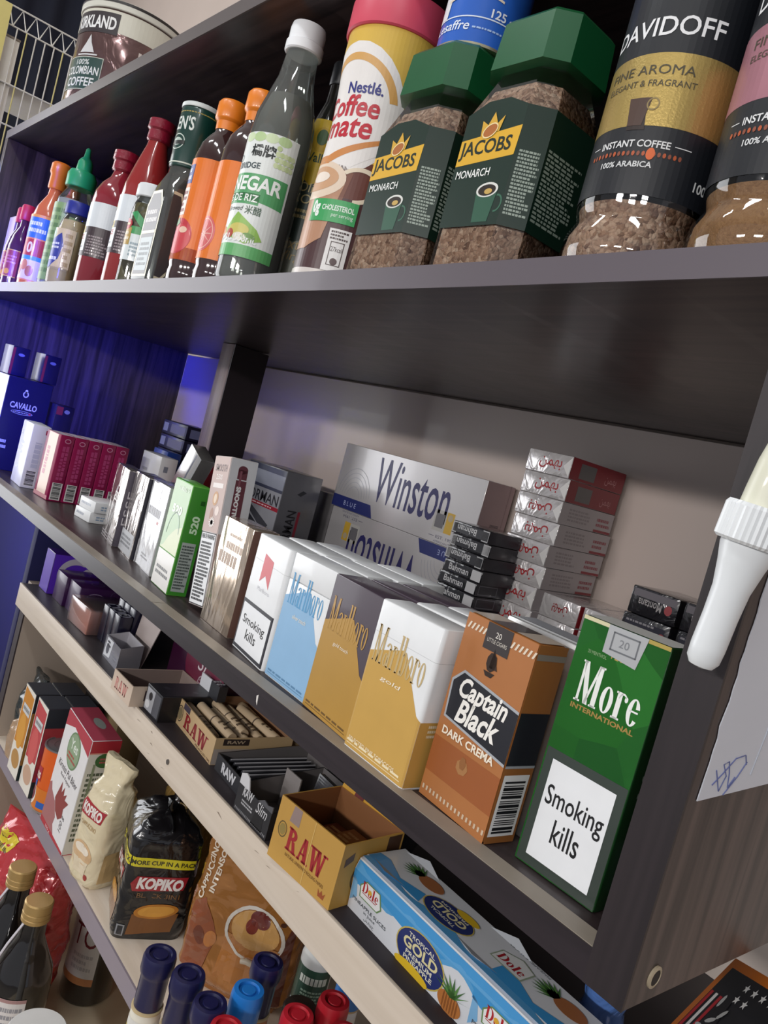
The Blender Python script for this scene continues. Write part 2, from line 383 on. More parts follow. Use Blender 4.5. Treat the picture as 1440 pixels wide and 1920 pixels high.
box('side_panel', 181, 199, -3.8, 390, -14, 506, DARKZ, unit, 0.5)
box('edge_band', 181, 199, -5.2, -3.8, -14, 506, wood('dark_edge_band_upright', (30, 24, 27), (44, 36, 39), 2, 12, 0.45), unit)
box('side_panel', -1188, -1170, -5, 390, -14, 506, DARKZ, unit, 0.5)
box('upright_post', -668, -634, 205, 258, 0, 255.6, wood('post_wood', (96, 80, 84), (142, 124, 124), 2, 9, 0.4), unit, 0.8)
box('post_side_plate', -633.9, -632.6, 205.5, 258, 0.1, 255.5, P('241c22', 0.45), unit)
box('back_panel', -1170, 181, 390, 396, 0, 256, BEIGE, unit)
box('back_panel', -1170, 181, 390, 396, 275, 505, P('2c2426', 0.5), unit)
o = lathe('screw_cap', [(4.6, 0), (4.6, .8), (3.4, 1.2), (3.2, .2)], P('b3a58c', 0.5), unit, 24); o.location = Vector((199, 13, -3.5)) * S; o.rotation_euler = (0, R(90), 0)
o = lathe('screw_hole', [(3.3, 0), (3.3, .9)], P('17120f', 0.6), unit, 20); o.location = Vector((199, 13, -3.5)) * S; o.rotation_euler = (0, R(90), 0)
for (a, b, l) in ((-82, -9.5, 5),):             # paint flecks on the front edge
    obj('paint_fleck', [(a, -5.1, b), (a + 2, -5.1, b - l * .4), (a + 1, -5.1, b + l), (a - 1, -5.1, b + l * .7)], [(0, 1, 2, 3)], P('d9d4cf'), unit)

low = thing('lower_rack', 'pale maple lower rack standing under the dark shelf unit', 'shelf')
box('shelf_board', -810, 181, 69, 400, -160, -142.6, P('332d31', 0.5, bs=20), low, 0.4)
box('fascia', -812, 181, 66, 69, -175, -142.6, MAPLE, low, 0.5)
box('shelf_board', -810, 330, 82, 400, -393, -372.9, MAPLE, low, 0.4)
box('edge_band', -810, 330, 80, 82, -393, -372.9, GREYE, low)
box('shelf_extension', -185, 150, -30, 79, -393, -372.9, MAPLE, low, 0.4)
box('base_board', -809, 330, -160, 400, -660, -642, P('d8c9ae', 0.5, bs=6), low, 0.5)
box('side_panel', -828, -810, 82, 400, -642, -143, P('b7a798', 0.5, bs=6), low)
box('panel_edge_band', -828, -810, 80, 82, -642, -188, P('3a3134', 0.5), low)
box('back_panel', -810, 330, 318, 322, -142.5, -18, P('c9bdb4', 0.5, bs=6), low)
box('back_panel', -810, 330, 400, 406, -642, -143, P('c4b3a2', 0.5, bs=6), low)
for k in range(9):                                                          # scuffs on the fascia
    rd = random.Random(k); a = rd.uniform(-420, -60); b = rd.uniform(-172, -148)
    obj('scuff_mark', [(a, 65.85, b), (a + rd.uniform(4, 12), 65.85, b - rd.uniform(-2, 2)), (a + 3, 65.85, b + .9)], [(0, 1, 2)], P('8f7f70'), low)
o = lathe('screw_head', [(2.6, 0), (2.4, .9), (1, .9)], P('8b8580', 0.3, 0.8), low, 16); o.location = Vector((-292, 66, -158)) * S; o.rotation_euler = (R(90), 0, 0)

bdrop = thing('blue_backdrop', 'deep blue cabinet added for blue-tinted shade at the left end below the shelf', 'backdrop', -2500, -5, -1000)  # added sheets, the blue-tinted shade is put into their colour
box('back_sheet', 0, 1649, 392, 410, 0, 985, P('0d0d52', 0.7), bdrop, 1)
box('side_panel', 1650, 1668, 85, 410, 0, 985, P('0c0c46', 0.7), bdrop, 1)
box('foot_strip', 0, 1649, 380, 391, 0, 80, P('101030', 0.6), bdrop, 1)

# blue lamp at the left edge of the picture
ld = thing('led_lamp', 'small blue-white glowing lamp at the left end of the bottle shelf', 'lamp', -1262, -30, 430)
lathe('lamp_base', [(10, 0), (12, 3), (12, 10)], P('dcdcdc'), ld, 20)
lathe('lamp_glass', [(10, 10.2), (15, 18), (17, 32), (13, 46), (5, 53)], P('5f9bff', 0.2, em=2.2), ld, 20)

# wire rack far left
rk = thing('wire_rack', 'white wire display rack standing beyond the left end of the shelf', 'rack', -1420, -135, 420)
WIRE = P('d8d6cf', 0.35, coat=0.3); YW = P('d9cf8a', 0.45)
RKH = 372
for i in range(19):
    tube('upright_wire', [(0, i * 17, 0), (0, i * 17, RKH - 34)], 1.3, YW if i % 4 == 2 else WIRE, rk, 6)
for z in (20, 92, 164, 236, RKH - 34, RKH):
    tube('cross_wire', [(0, -6, z), (0, 318, z)], 1.7, WIRE, rk, 6)
for i in range(13):
    tube('zigzag_wire', [(0, i * 24, RKH - 34), (0, i * 24 + 12, RKH), (0, i * 24 + 24, RKH - 34)], 1.3, WIRE, rk, 6)
for z in (92, 236): box('rack_shelf', -190, -2, 0, 306, z - 2, z + 1, P('b9b6ae'), rk)
ys = box('price_sheet', -1412, -1410.5, -130, 0, 600, 790, P('dccf83', 0.5)); tag(ys, 'pale yellow sheet hanging on the wire rack at the left edge', 'sheet')
for i, (y, h, c) in enumerate(((-6, 216, 'e8e4da'), (50, 238, 'd8cec4'), (106, 224, 'ece8e0'))):
    t = thing('grey_carton', ('grey carton lowest at the left in the wire rack', 'taller grey carton in the middle of the wire rack', 'grey carton at the right in the wire rack')[i], 'carton', -1506, y - 130, 514)
    box('body', 0, 80, 0, 52, 0, h, P(c), t, 1); box('lid_flap', -1, 81, -1, 53, h, h + 4, P('8a7f74'), t, .5)
# ================================================================== things on the middle shelf
def copy_tree(o, parent=None):
    c = o.copy(); COL.objects.link(c); c.parent = parent
    for ch in list(o.children): copy_tree(ch, c)
    return c
def dup(o, label, x, y, z=None, rz=None):
    c = copy_tree(o); c['label'] = label
    c.location.x = x * S; c.location.y = y * S
    if z is not None: c.location.z = z * S
    if rz is not None: c.rotation_euler.z = R(rz)
    return c
def wrapf(f, w, d, h, c):
    g = FACES[f](w, d, h)
    if f != 'front': return g
    r0 = R_front(c)
    def m(u, v, e):
        if u <= w - c: return r0(u, v, e)
        x, y, z = r0(w - u, v, e); return (w - x, y, z)
    return m
def pack(name, label, x, y, z, rz, w, d, h, body, prints=None, lid=None, cat='cigarette pack', group=None, bev=1.0, rx=0, ry=0, split=0.79, extra=None, bname='body'):
    t = thing(name, label, cat, x, y, z, rz, rx, ry, group)
    if lid and bev > 2:
        b_ = rpart(bname, w, d, bev, 0, h * split, body, t); rpart('lid', w, d, bev, h * split + .12, h, lid, t, True)
        for f, p in (prints or {}).items(): p.build('printed_' + f, b_, wrapf(f, w, d, h, bev), 1.3)
        return t
    if lid:
        b_ = box(bname, 0, w, 0, d, 0, h * split, body, t, bev); box('lid', 0, w, 0, d, h * split + .15, h, lid, t, bev)
    else: b_ = box(bname, 0, w, 0, d, 0, h, body, t, bev)
    for f, p in (prints or {}).items(): p.build('printed_' + f, b_, FACES[f](w, d, h))
    return t
def rr(w, d, c, z, n=5):
    pts = []
    for cx, cy, a0 in ((w - c, d - c, 0), (c, d - c, 90), (c, c, 180), (w - c, c, 270)):
        for i in range(n + 1):
            a = R(a0 + 90 * i / n); pts.append((cx + c * math.cos(a), cy + c * math.sin(a), z))
    return pts
def rpart(name, w, d, c, z0, z1, m, t, top=False):
    e = .5; rings = [rr(w, d, c, z0), rr(w, d, c, z1 - (e if top else 0))]
    if top: rings.append([(x + (e if x < w / 2 else -e), y + (e if y < d / 2 else -e), z1) for x, y, z in rings[0]])
    return loft(name, rings, m, t, smooth=50)
def R_front(c):
    def f(u, v, e):
        if u >= c: return (u, -e, v)
        a = (c - u) / c; return (c - (c + e) * math.sin(a), c - (c + e) * math.cos(a), v)
    return f
GL = dict(r=0.38, coat=0.2)
def gl(c, r=0.38, coat=0.2): return P(c, r, coat=coat)
SILV = P('c9c8c6', 0.25, 0.75, coat=0.5, bump=0.15, bs=40)
FOILB = crinkle('blown_silver_film', (214, 205, 200), 0.16, 0.85, 42, 0.55, 0.6, (1, 1, .35))
FOILG = crinkle('blown_gold_film', (224, 205, 184), 0.18, 0.8, 36, 0.5, 0.6, (1, 1, .3))
FOILW = crinkle('blown_white_film', (226, 226, 228), 0.14, 0.6, 22, 0.25, 0.6, (1, 1, .4))
WHITE = gl('e9ebec')
def warn(p, u0, v0, u1, v1, t=2.6, l=1, bord='2b2b33', fg='1b1b1d'):
    p.rect(u0, v0, u1, v1, bord, l); p.rect(u0 + t, v0 + t, u1 - t, v1 - t, 'eef0f2', l + 1)
    w, h = u1 - u0, v1 - v0
    p.text('Smoking', u0 + w * .14, v0 + h * .5, u1 - w * .14, v0 + h * .72, fg, l + 2, 0.008); p.text('kills', u0 + w * .33, v0 + h * .27, u1 - w * .33, v0 + h * .47, fg, l + 2, 0.008)
    return p

# --- slim packs at the left of the row
p = Pr(GL).text('ESSE', 22, 44, 44, 54, 'f4f0ee', 1, .02).rect(30, 60, 38, 72, 'e9e4e0', 1)
p.rect(2, 1, 64, 2.2, '857c80', 1).rect(2, 4, 64, 5.2, '857c80', 1).rect(2, 7, 64, 8.2, '857c80', 1)
esse = pack('cigarette_pack', 'crinkled silver film slim pack leftmost of the front row, text half way up', -518, 44, 0, -10, 62, 17, 82, FOILB, {'front': p, 'right': Pr(GL).rect(.5, 1, 16.5, 81, '5b5560').text('ESSE', 4, 24, 12, 60, 'c9c4c8', 2, rot=90)})
p = Pr(GL).rect(2, 2, 48, 24, 'a6a7ab', 1).lines(6, 8, 42, 20, 3, '55565c', 2, 4)
pack('cigarette_pack', 'silver film pack with grey lower panel, second in the front row', -452, 38, 0, -7.6, 50, 20, 84, FOILB, {'front': p, 'right': Pr(GL).rect(.5, 1, 19.5, 83, '2e2c36')})
p = Pr(GL).rect(2, 2, 54, 83, FOILW, 0.5).lines(12, 51, 44, 62, 1, '9d9a98', 1, 5).lines(8, 52, 46, 61, 1, '8b8a8e', 2, 21, .9).rect(40, 47, 46, 50, 'b0524f', 1).lines(18, 10, 40, 16, 2, '9a9a9c', 1, 8).rect(1, 1, 3, 24, 'c2c2c4', 1)
pack('cigarette_pack', 'shiny white pack with thin grey lettering between silver and green packs', -400, 34.6, 0, -7, 56, 22, 85, FOILW, {'front': p, 'right': Pr(GL).rect(.5, 1, 21.5, 84, 'c9c8cc')})
p = Pr(GL).rect(1, 34, 44, 97, 'a9c79a', 1).poly([(1, 34), (44, 34), (44, 60), (30, 56), (16, 46), (8, 37)], 'cfd7ae', 2).ring(23, 44, 16, 26, 1.4, 1.4, '7f9f86', 3, 20, 170).text('520', 10, 68, 34, 76, 'e8f2e2', 3, .05).lines(14, 88, 34, 94, 1, 'd8ead0', 3, 2)
p.rect(1, 1, 44, 33, 'e9e7e2', 2).lines(6, 10, 38, 20, 2, '77787a', 3, 6).text('5 2 0', 22, 90, 40, 93.5, 'dfeeda', 3)
q = Pr(GL).rect(.4, 1, 17.6, 97, '3d8f2c', 1).rect(2.6, 4, 15, 48, 'aab4ae', 2).lines(3.5, 6, 14, 46, 15, '4a5450', 3, 9).text('520', 6, 56, 13, 72, 'cfeac6', 2, .04, rot=90).rect(10, 82, 14, 86, '1d5a18', 2)
pack('cigarette_pack', 'tall green pack with pale front numeral and grey text on its side', -331, 24, 0, -5.6, 45, 18, 98, gl('5aa63c'), {'front': p, 'right': q})
# --- vape box leaning left against the green pack
p = Pr().rect(.4, 62, 26.6, 125.5, 'c4aca4', 1).text('SMOOTH', 4, 113, 23, 119, '7c6a68', 2, .02).text('2500', 8, 106, 18, 110.5, 'f0e6e2', 2, .02).rect(5, 99, 22, 103, 'ece4e0', 2).ell(13, 90, 4.6, 6, 'c99a6e', 2).ell(13, 90, 2.6, 4, 'e8d2b8', 3).ell(19, 80, 3.2, 4, 'ead9d0', 2).ell(11, 76, 2.8, 6, 'b08a78', 2)
for a in range(0, 180, 30): p.ell(14, 70, 5, .9, 'f3ece6', 3, 10, a)
p.rect(1, 1, 26, 61.5, 'eceef0', 1).frame(1, 1, 26, 61.5, .8, '2a2a2e', 2).text('HEALTH WARNING', 3, 56, 24, 60, '1e1e22', 3, .02).lines(4, 4, 23, 54, 17, '2c2c30', 3, 3, .62)
q = Pr().rect(.5, 62, 25.5, 125.5, 'd9dadd', 1).text('CE·ALLOONS', 9, 67, 13.5, 103, 'f0f0f0', 4, .05, rot=90).rect(.5, 1, 25.5, 61.5, 'b9a49d', 1)
q.rect(7.5, 64, 17.5, 108, '6b3b44', 2).rect(8, 109, 17, 117, '6b3b44', 2).ell(12.5, 117, 4.5, 3.4, '6b3b44', 2).rect(10, 64, 12, 116, '8a5560', 3)
pack('vape_box', 'tall grey vape box with dark red vape picture leaning left', -257, 25.7, 3.4, 0, 27, 26, 126, P('cfc6c4', .4, coat=.3), {'front': p, 'right': q, 'top': Pr().rect(1, 1, 26, 25, 'c4aca4')}, cat='vape box', ry=-7.2, bname='carton')
p = Pr(GL).lines(14, 62, 42, 69, 1, 'b49a84', 1, 3, .8).lines(6, 50, 48, 60, 1, 'a58a74', 1, 9, .9).lines(16, 72, 40, 76, 1, 'bba48e', 1, 5)
pack('cigarette_pack', 'pale gold film pack with brown edge left of the red chevron pack', -229, 23.7, 0, -3.3, 52, 23, 86, FOILG, {'front': p, 'right': Pr(GL).rect(.4, 1, 22.6, 85, '6f4f44')})

# --- chevron packs
def chevron(p, w, h, col, lcol, sub, lineA, vtop):
    a, b = vtop, vtop + 9
    p.poly([(0.4, 1), (w - .4, 1), (w - .4, a - 20), (w - 4, a - 18), (w * .58, b), (w * .52, b + .6), (.4, a)], col, 1)
    p.stext('Marlboro', 4.5, vtop - 4, w - 6, vtop + 17, lcol, 2, .17, .035)
    p.text(sub, w * .3, vtop - 12, w * .62, vtop - 9, 'f3ead6', 3, 0, .1)
    p.lines(3, 4.4, w - 4, 5.6, 1, lineA, 2, 3, 1.0); p.rect(3, 3, w - 3, 3.4, lineA, 2)
    return p
p = Pr(GL).poly([(19, 54), (27, 60), (36, 52), (35, 72), (19, 75)], 'c6303c', 1)
p.text('Marlboro', 19, 48, 40, 51, 'c4c4ca', 1); warn(p, 2, .8, 55.5, 37.5, 2.6)
red = pack('cigarette_pack', 'white pack with red chevron and white warning panel', -167.5, 20, 0, -7.4, 57, 23, 86.5, WHITE, {'front': p}, lid=WHITE, bev=3.2)
p = chevron(Pr(GL), 52, 87, '8fb9dc', '5b9ecb', 'silver touch', '5c88ac', 57)
silver = pack('cigarette_pack', 'white and light blue chevron pack, front of its row', -107, 13.2, 0, -2, 52, 22.5, 87, WHITE, {'front': p}, lid=WHITE, bev=1)
p = Pr(GL).rect(.4, 1, 53.6, 86.4, '4a3f4a', 1)
p2 = chevron(Pr(GL), 54, 87, 'b48a3c', 'b98f45', 'gold touch', '6a4c1c', 57)
for it in p2.it: p.add(it[0], it[1], it[2], it[3] + 1)
gtouch = pack('cigarette_pack', 'dark plum and gold chevron pack, front of its row', -54.5, 10.2, 0, -5, 54, 22.5, 87, gl('4a3f4a'), {'front': p}, lid=gl('4a3f4a'), bev=1)
p = chevron(Pr(GL), 55, 87.5, 'c9a052', 'c5ad7c', 'gold', 'efe0ba', 57)
p.text('SELECTED FINE TOBACCOS', 4, 5.5, 46, 7.4, 'f3e6c4', 3, .01)
q = Pr(GL).rect(.3, 1, 22, 37, 'c9a052', 1).text('SELECTED', 13, 6, 15.6, 34, 'efe2bf', 2, rot=90).lines(7, 28, 16, 36, 3, 'efe2bf', 2, 2)
gold = pack('cigarette_pack', 'white and bright gold chevron pack, nearest gold one', 0, 2.8, 0, -1.7, 55, 22.5, 87.5, WHITE, {'front': p, 'right': q}, lid=WHITE, bev=2.6)
ORD = ('second', 'third', 'fourth')
for src, nm, x, y, rz, n in ((silver, 'light blue chevron pack', -108, 38, -1, 3), (gtouch, 'plum and gold chevron pack', -50, 35.5, -2, 2), (gold, 'bright gold chevron pack', 1, 28.5, 1, 2), (red, 'red chevron pack', -168, 45.5, -3, 2)):
    for k in range(n):
        dup(src, ORD[k] + ' ' + nm + ' in the row behind the front one', x + (k % 2) * 2 - .5, y + k * 24.6, None, rz + k * .8)

# --- brown cigarillo pack
p = Pr(GL).rect(.4, .5, 50.6, 99.5, 'ad7040', 1).rect(.4, 14, 50.6, 33, '9c5a30', 2)
p.poly([(3, 44), (50.6, 38.6), (50.6, 66), (9, 71), (1.6, 64)], 'a9adb2', 3).poly([(4.2, 45.2), (50.6, 40), (50.6, 64.6), (9.4, 69.6), (3, 63.4)], '22232a', 4)
p.text('Captain', 9, 54.5, 44, 68, 'f4f1ea', 5, .028, .25).text('Black', 11, 45, 42, 57, 'f4f1ea', 5, .028, .25).text('DARK CREMA', 5, 35.8, 44, 40, 'f2e6d2', 5, .03)
p.ell(25, 81, 3.6, 5, '2f2018', 3, 9).poly([(21, 76), (29, 76), (27, 73.6), (23, 73.6)], '2f2018', 3).poly([(25, 88), (30, 78), (24, 78)], '3b281c', 3)
p.ell(25, 26, 4.4, 4, 'a9784a', 3, 7).ell(25, 28, 2.4, 3.4, '946238', 4, 6)
p.rect(16, 86, 34, 99.4, '3a3434', 3).text('LITTLE CIGARS', 18, 90, 32, 92, 'cfc8bd', 4).text('20', 23, 93, 27, 96, 'e6e0d6', 4)
for i in range(17):
    p.rect(2 + i * 2.9, 4, 3.3 + i * 2.9, 6.4, 'cbb59a', 3)
    if not 4 < i < 11: p.poly([(2 + i * 2.9, 92), (3.3 + i * 2.9, 92), (4.8 + i * 2.9, 95.4), (3.5 + i * 2.9, 95.4)], 'e2d3bd', 3)
q = Pr(GL).rect(.4, .5, 20.6, 99.5, '9d6534', 1).rect(.4, 39.6, 20.6, 66, '22232a', 2).rect(.4, 38.4, 20.6, 39.8, 'a9adb2', 2).bars(1.5, 4, 19, 35, 2, 7, True).rect(.4, 92, 20.6, 95, '8d8378', 2)
capt = pack('cigarillo_pack', 'brown pack with black slanted name panel left of the green pack', 58, 10.9, 0, -4.5, 51, 21, 100, gl('a96e3a'), {'front': p, 'right': q, 'top': Pr(GL).rect(1, 1, 50, 20, 'b7a99a').rect(16, 0, 34, 20, '3a3434', 2)}, cat='cigarillo pack', bev=2.4)
pk = pack('cigarette_pack', 'silver topped pack standing behind the brown cigarillo pack', 62, 37, 0, -2, 56, 22, 101, SILV, {'top': Pr(GL).rect(1, 1, 55, 5, 'f1f3f4').rect(1, 6, 55, 21, '8d9096')}, bev=1.2)
# --- green long pack
GREEN = granules('mottled_green_print', [(28, 92, 36), (46, 138, 46), (36, 116, 44), (58, 156, 58)], 26, 0.0, 0.3); GREEN.node_tree.nodes['Principled BSDF'].inputs['Coat Weight'].default_value = .5
p = Pr(GL).rect(.4, .5, 44.6, 119, GREEN, 1).rect(.4, .5, 44.6, 119, GREEN, 1).stext('More', 6.5, 81, 39, 100, 'f1f3ee', 2, .2, .045).text('INTERNATIONAL', 6, 77.4, 39, 79.8, 'a88746', 2, .03).text("120's", 19, 105, 28, 108.6, 'b89a4e', 2).text('20 MENTHOL', 7, 103.6, 17, 105.2, '8fae80', 2)
warn(p, 1.2, 1, 44.4, 56, 4.4, 2, '39423c')
p.poly([(14, 119.3), (34, 119.3), (31.5, 104.5), (14, 106.5)], 'aeb0b2', 3).frame(17, 108.5, 30.5, 117, .7, '6b6e72', 4).text('20', 21, 111, 26, 114.5, '7d8084', 4).rect(.4, 117.6, 14, 119.4, 'd6cfa8', 3).rect(34, 117.6, 44.6, 119.4, 'b09a4c', 3)
q = Pr(GL).rect(.4, .5, 21.6, 119, '123a1a', 1).text('More', 7, 52, 17, 84, '8d9a90', 2, .02, rot=90).bars(8, 3, 20, 28, 2, 9, True, '585c5a', '1c201e')
more = pack('cigarette_pack', 'tall green pack with white warning panel beside the right upright', 120.5, 17, 0, .8, 45, 22, 119.5, gl('17451f'), {'front': p, 'right': q, 'top': Pr(GL).rect(.6, .6, 44.4, 21.4, 'b9bcb8')}, bev=1.4)
pack('cigarette_pack', 'dark pack lying low behind the tall green pack', 130, 41, 0, 2, 46, 85, 24, gl('3c3f44'), {'right': Pr(GL).bars(3, 2, 60, 22, 1, 5, False, '8b8d8e', '2a2c30')})

# --- left group: white and pink packs in rows, small flat packs
p = Pr(GL).lines(8, 40, 30, 60, 3, 'b9bfc9', 1, 3).rect(6, 66, 12, 72, '6b6670', 1).lines(10, 20, 24, 28, 2, 'c6ccd6', 1, 5)
q = Pr(GL).lines(7, 28, 16, 66, 1, 'c9cfd8', 1, 5, .9, vert=True).bars(3, 3, 17, 24, 1, 8, True).rect(17, 74, 22, 80, 'a8234e', 1)
pack('cigarette_pack', 'white slim pack at the left standing in front of the blue carton', -812, 21, 0, -2.6, 56, 23, 85, WHITE, {'front': p, 'right': q}, bev=1.4)
p = Pr(GL).rect(8, 6, 36, 84, 'e9cdbc', 1).lines(12, 30, 20, 70, 1, 'c9788c', 2, 7, .9, vert=True).rect(.5, 1, 43.5, 6, 'b8707a', 1)
q = Pr(GL).lines(5, 28, 14, 72, 2, 'b8437a', 1, 4, .8, vert=True).bars(3, 2, 16, 24, 1, 8, True).ring(10, 78, 4, 3, 1, 1, 'd893b4', 1)
pink = pack('cigarette_pack', 'magenta slim pack with pale gold front, first of the magenta row', -727, 28, 0, 5, 44, 18, 85, gl('96124e'), {'front': p, 'right': q, 'top': Pr(GL).rect(1, 1, 43, 17, 'd8cfd6')}, bev=1)
for k in range(4): dup(pink, ('second', 'third', 'fourth', 'last')[k] + ' magenta slim pack counted from the front of the magenta row', -728.6 - k * 1.6, 46.6 + k * 18.6)
for k in range(2):
    pack('small_flat_pack', ('lower', 'upper')[k] + ' of two small white flat packs lying before the magenta row', -612 + k * 3, 44 + k * 2, k * 13, 6, 40, 58, 12.8, WHITE, {'front': Pr(GL).lines(5, 4, 30, 9, 1, 'aab0bd', 1, k), 'right': Pr(GL).lines(8, 3, 40, 9, 2, '9fb6d0', 1, k + 5)})
CAV = gl('16164e')
q = Pr(GL).rect(1, 1, 61, 135, '15154c', .5).text('CAVALLO', 9, 92, 46, 101, 'd5d9ee', 1, .03).ring(27, 87, 15, 3, .8, .8, 'aeb6dd', 1).lines(15, 86, 38, 88, 1, 'c3c9e6', 1, 2).ell(38, 87, 1.6, 1.6, 'c23a62', 2).ring(27, 114, 4, 4.4, 1.6, 1.6, 'd5d9ee', 1).ell(27, 119, 2, 2.4, 'd5d9ee', 1).lines(4, 30, 16, 46, 2, 'cfd6ee', 1, 6).ell(4, 14, 8, 6, 'e6eaf6', 1)
pack('vape_carton', 'dark blue carton with white lettering at the far left of the shelf', -950, 10, 0, 0, 60, 62, 136, CAV, {'right': q, 'front': Pr(GL).rect(1, 1, 59, 135, 'd9d5d8')}, cat='carton')
for k, (x, y, z) in enumerate(((-960, 20, 136.4), (-950, 60, 136.4), (-905, 74, 88))):
    if k == 2: pack('dark_pack', 'dark blue pack standing behind the blue carton', -905, 76, 0, 0, 36, 26, 112, gl('1a1748'), {'right': Pr(GL).rect(1, 98, 10, 110, '8f3050').ell(16, 104, 4, 3, '8a90bd', 1)})
    else: pack('dark_pack', ('left', 'right')[k] + ' small dark blue pack with red strip on top of the blue carton', x, y - 8 + k * 2, z, 0, 48, 24, 42, gl('191646'), {'right': Pr(GL).rect(.5, 1, 4, 40, '8f2f48').ell(13, 31, 4.4, 2.2, '7f86b6', 1)})
# --- behind the slim packs
p = Pr(GL).lines(8, 52, 30, 66, 2, 'b4b6bb', 1, 3); q = Pr(GL).rect(6, 66, 12, 74, '8d97a5', 1)
pack('cigarette_pack', 'plain white pack behind the two silver film packs', -725, 158, 0, 0, 62, 24, 86, WHITE, {'front': p, 'right': q})
t = pack('cigarette_pack', 'silver slim pack tilted to the right above the green pack', -612, 140, 12, 4, 34, 20, 118, SILV, {'front': Pr(GL).rect(20, 2, 23, 116, '6a6f80', 1).text('ESSE', 24, 14, 31, 34, '3b4660', 1, .02, rot=90)}, ry=26)
pack('cigarette_pack', 'red pack tilted behind the tilted silver pack', -660, 185, 10, 6, 40, 22, 92, gl('b02430'), {'front': Pr(GL).lines(8, 40, 20, 84, 1, 'f0e4e4', 1, 3, .8, vert=True)}, ry=18)
for k in range(6):
    t = pack('black_flat_pack', ('lowest', 'second lowest', 'third', 'fourth', 'fifth', 'topmost')[k] + ' black flat pack with grey panel in the stack near the post', -850, 232, 22 * k, 0, 86, 56, 21, gl('17152e'), {'front': Pr(GL).rect(4, 4, 20, 17, '73779c', 1).rect(30, 4, 80, 17, '4f4c66', 1), 'right': Pr(GL).rect(6, 4, 24, 17, '6c7098', 1).rect(27, 3, 54, 18, '625d73', 1)})
pack('blue_pack', 'blue pack standing before the black flat pack stack', -800, 205, 0, 0, 50, 22, 88, gl('1c3f8f'), {'front': Pr(GL).ring(25, 48, 16, 12, 2, 2, '6f9ad0', 1).lines(10, 66, 40, 76, 1, '9fc0e8', 1, 3, .8), 'right': Pr(GL).rect(2, 10, 20, 80, '24386e')})

# --- cartons at the back
CW, CD, CH = 262, 46, 84.5
SILC = P('c8c5c6', 0.28, 0.35, coat=0.5, bs=12, var=.05)
def winston(flip):
    p = Pr(GL); W_ = '2d2a62'
    p.rect(.5, .5, CW - .5, CH - .5, SILC, 1)
    p.poly([(.5, .5), (88, .5), (80, 16), (.5, 16)], '27306f', 2).text('B L U E', 26, 5, 52, 11, 'aab4dd', 3)
    p.text('Winston', 78, 22, 214, 78, W_, 2, .008)
    for i in range(5): p.ring(40, 16, 34 - i * 5, 40 - i * 6, .7, .7, 'a9a9b2', 2, 10, 170)
    p.rect(196, 14, 216, 38, 'b9b7b2', 2).rect(216, 14, 228, 38, 'd0a83c', 2).rect(199, 18, 213, 34, '6e6c70', 3).ell(222, 32, 4, 4, 'b9a98a', 3)
    p.text('EST. 1954', 206, 6, 236, 9.6, '55536a', 2).rect(194, 7.4, 203, 8, '55536a', 2).text('AMERICAN BLEND', 204, 1.4, 240, 3.8, '77758a', 2)
    if flip: p.it = [([(CW - a, CH - b) for a, b in vs], fs, c, l) for vs, fs, c, l in p.it]
    return p
q = Pr(GL).rect(.5, .5, CD - .5, CH - .5, 'a2898a', 1).rect(38, .5, 39, CH, '8b7476', 2)
q.bars(18, 8, 36, 40, 2, 5, True, 'a2898a', '2a2430')
for k in range(2):
    t = thing('cigarette_carton', ('silver carton with dark blue lettering upside down, under another carton', 'silver carton with upright dark blue lettering, on top of another carton')[k], 'carton', -514 + 6 * (1 - k), 337, (CH + .2) * k, 0)
    box('carton', 0, CW, 0, CD, 0, CH, SILC, t, .8); winston(k == 0).build('printed_front', t, F_front(CW, CD, CH)); q.build('printed_end', t, F_right(CW, CD, CH))
DG = P('6c6c72', 0.35, 0.2, coat=.3)
p = Pr(GL).rect(1, 2, 96, 113, '9a9ca4', 1).rect(1, 84, 96, 113, '3a3f56', 2).rect(1, 88, 96, 106, '8b90a0', 3).text('DORMAN', 4, 66, 92, 80, '2b2c34', 3, .01).rect(1, 60, 96, 65, 'a32236', 2).lines(10, 61, 80, 64, 1, 'e6c9cc', 3, 2)
p.poly([(20, 54), (30, 58), (82, 40), (72, 30)], '45474f', 2).poly([(20, 50), (72, 30), (72, 20), (20, 36)], '34363e', 2).rect(1, 2, 96, 18, '7a8595', 1)
q = Pr(GL).text('DORMAN', 14, 6, 28, 66, '16161c', 1, .02, rot=90).rect(30, 6, 34, 66, '8c1f33', 1).poly([(22, 88), (30, 94), (36, 92), (28, 86)], '2f3036', 1)
pack('cigarette_carton', 'dark grey carton with red stripe beside the post', -606, 255, 0, 0, 97, 56, 114.5, DG, {'front': p, 'right': q}, cat='carton')
pack('grey_carton', 'plain grey carton between the dark grey carton and the silver cartons', -560, 345, 0, 0, 40, 40, 96, P('8a8789', .5), None, cat='carton')

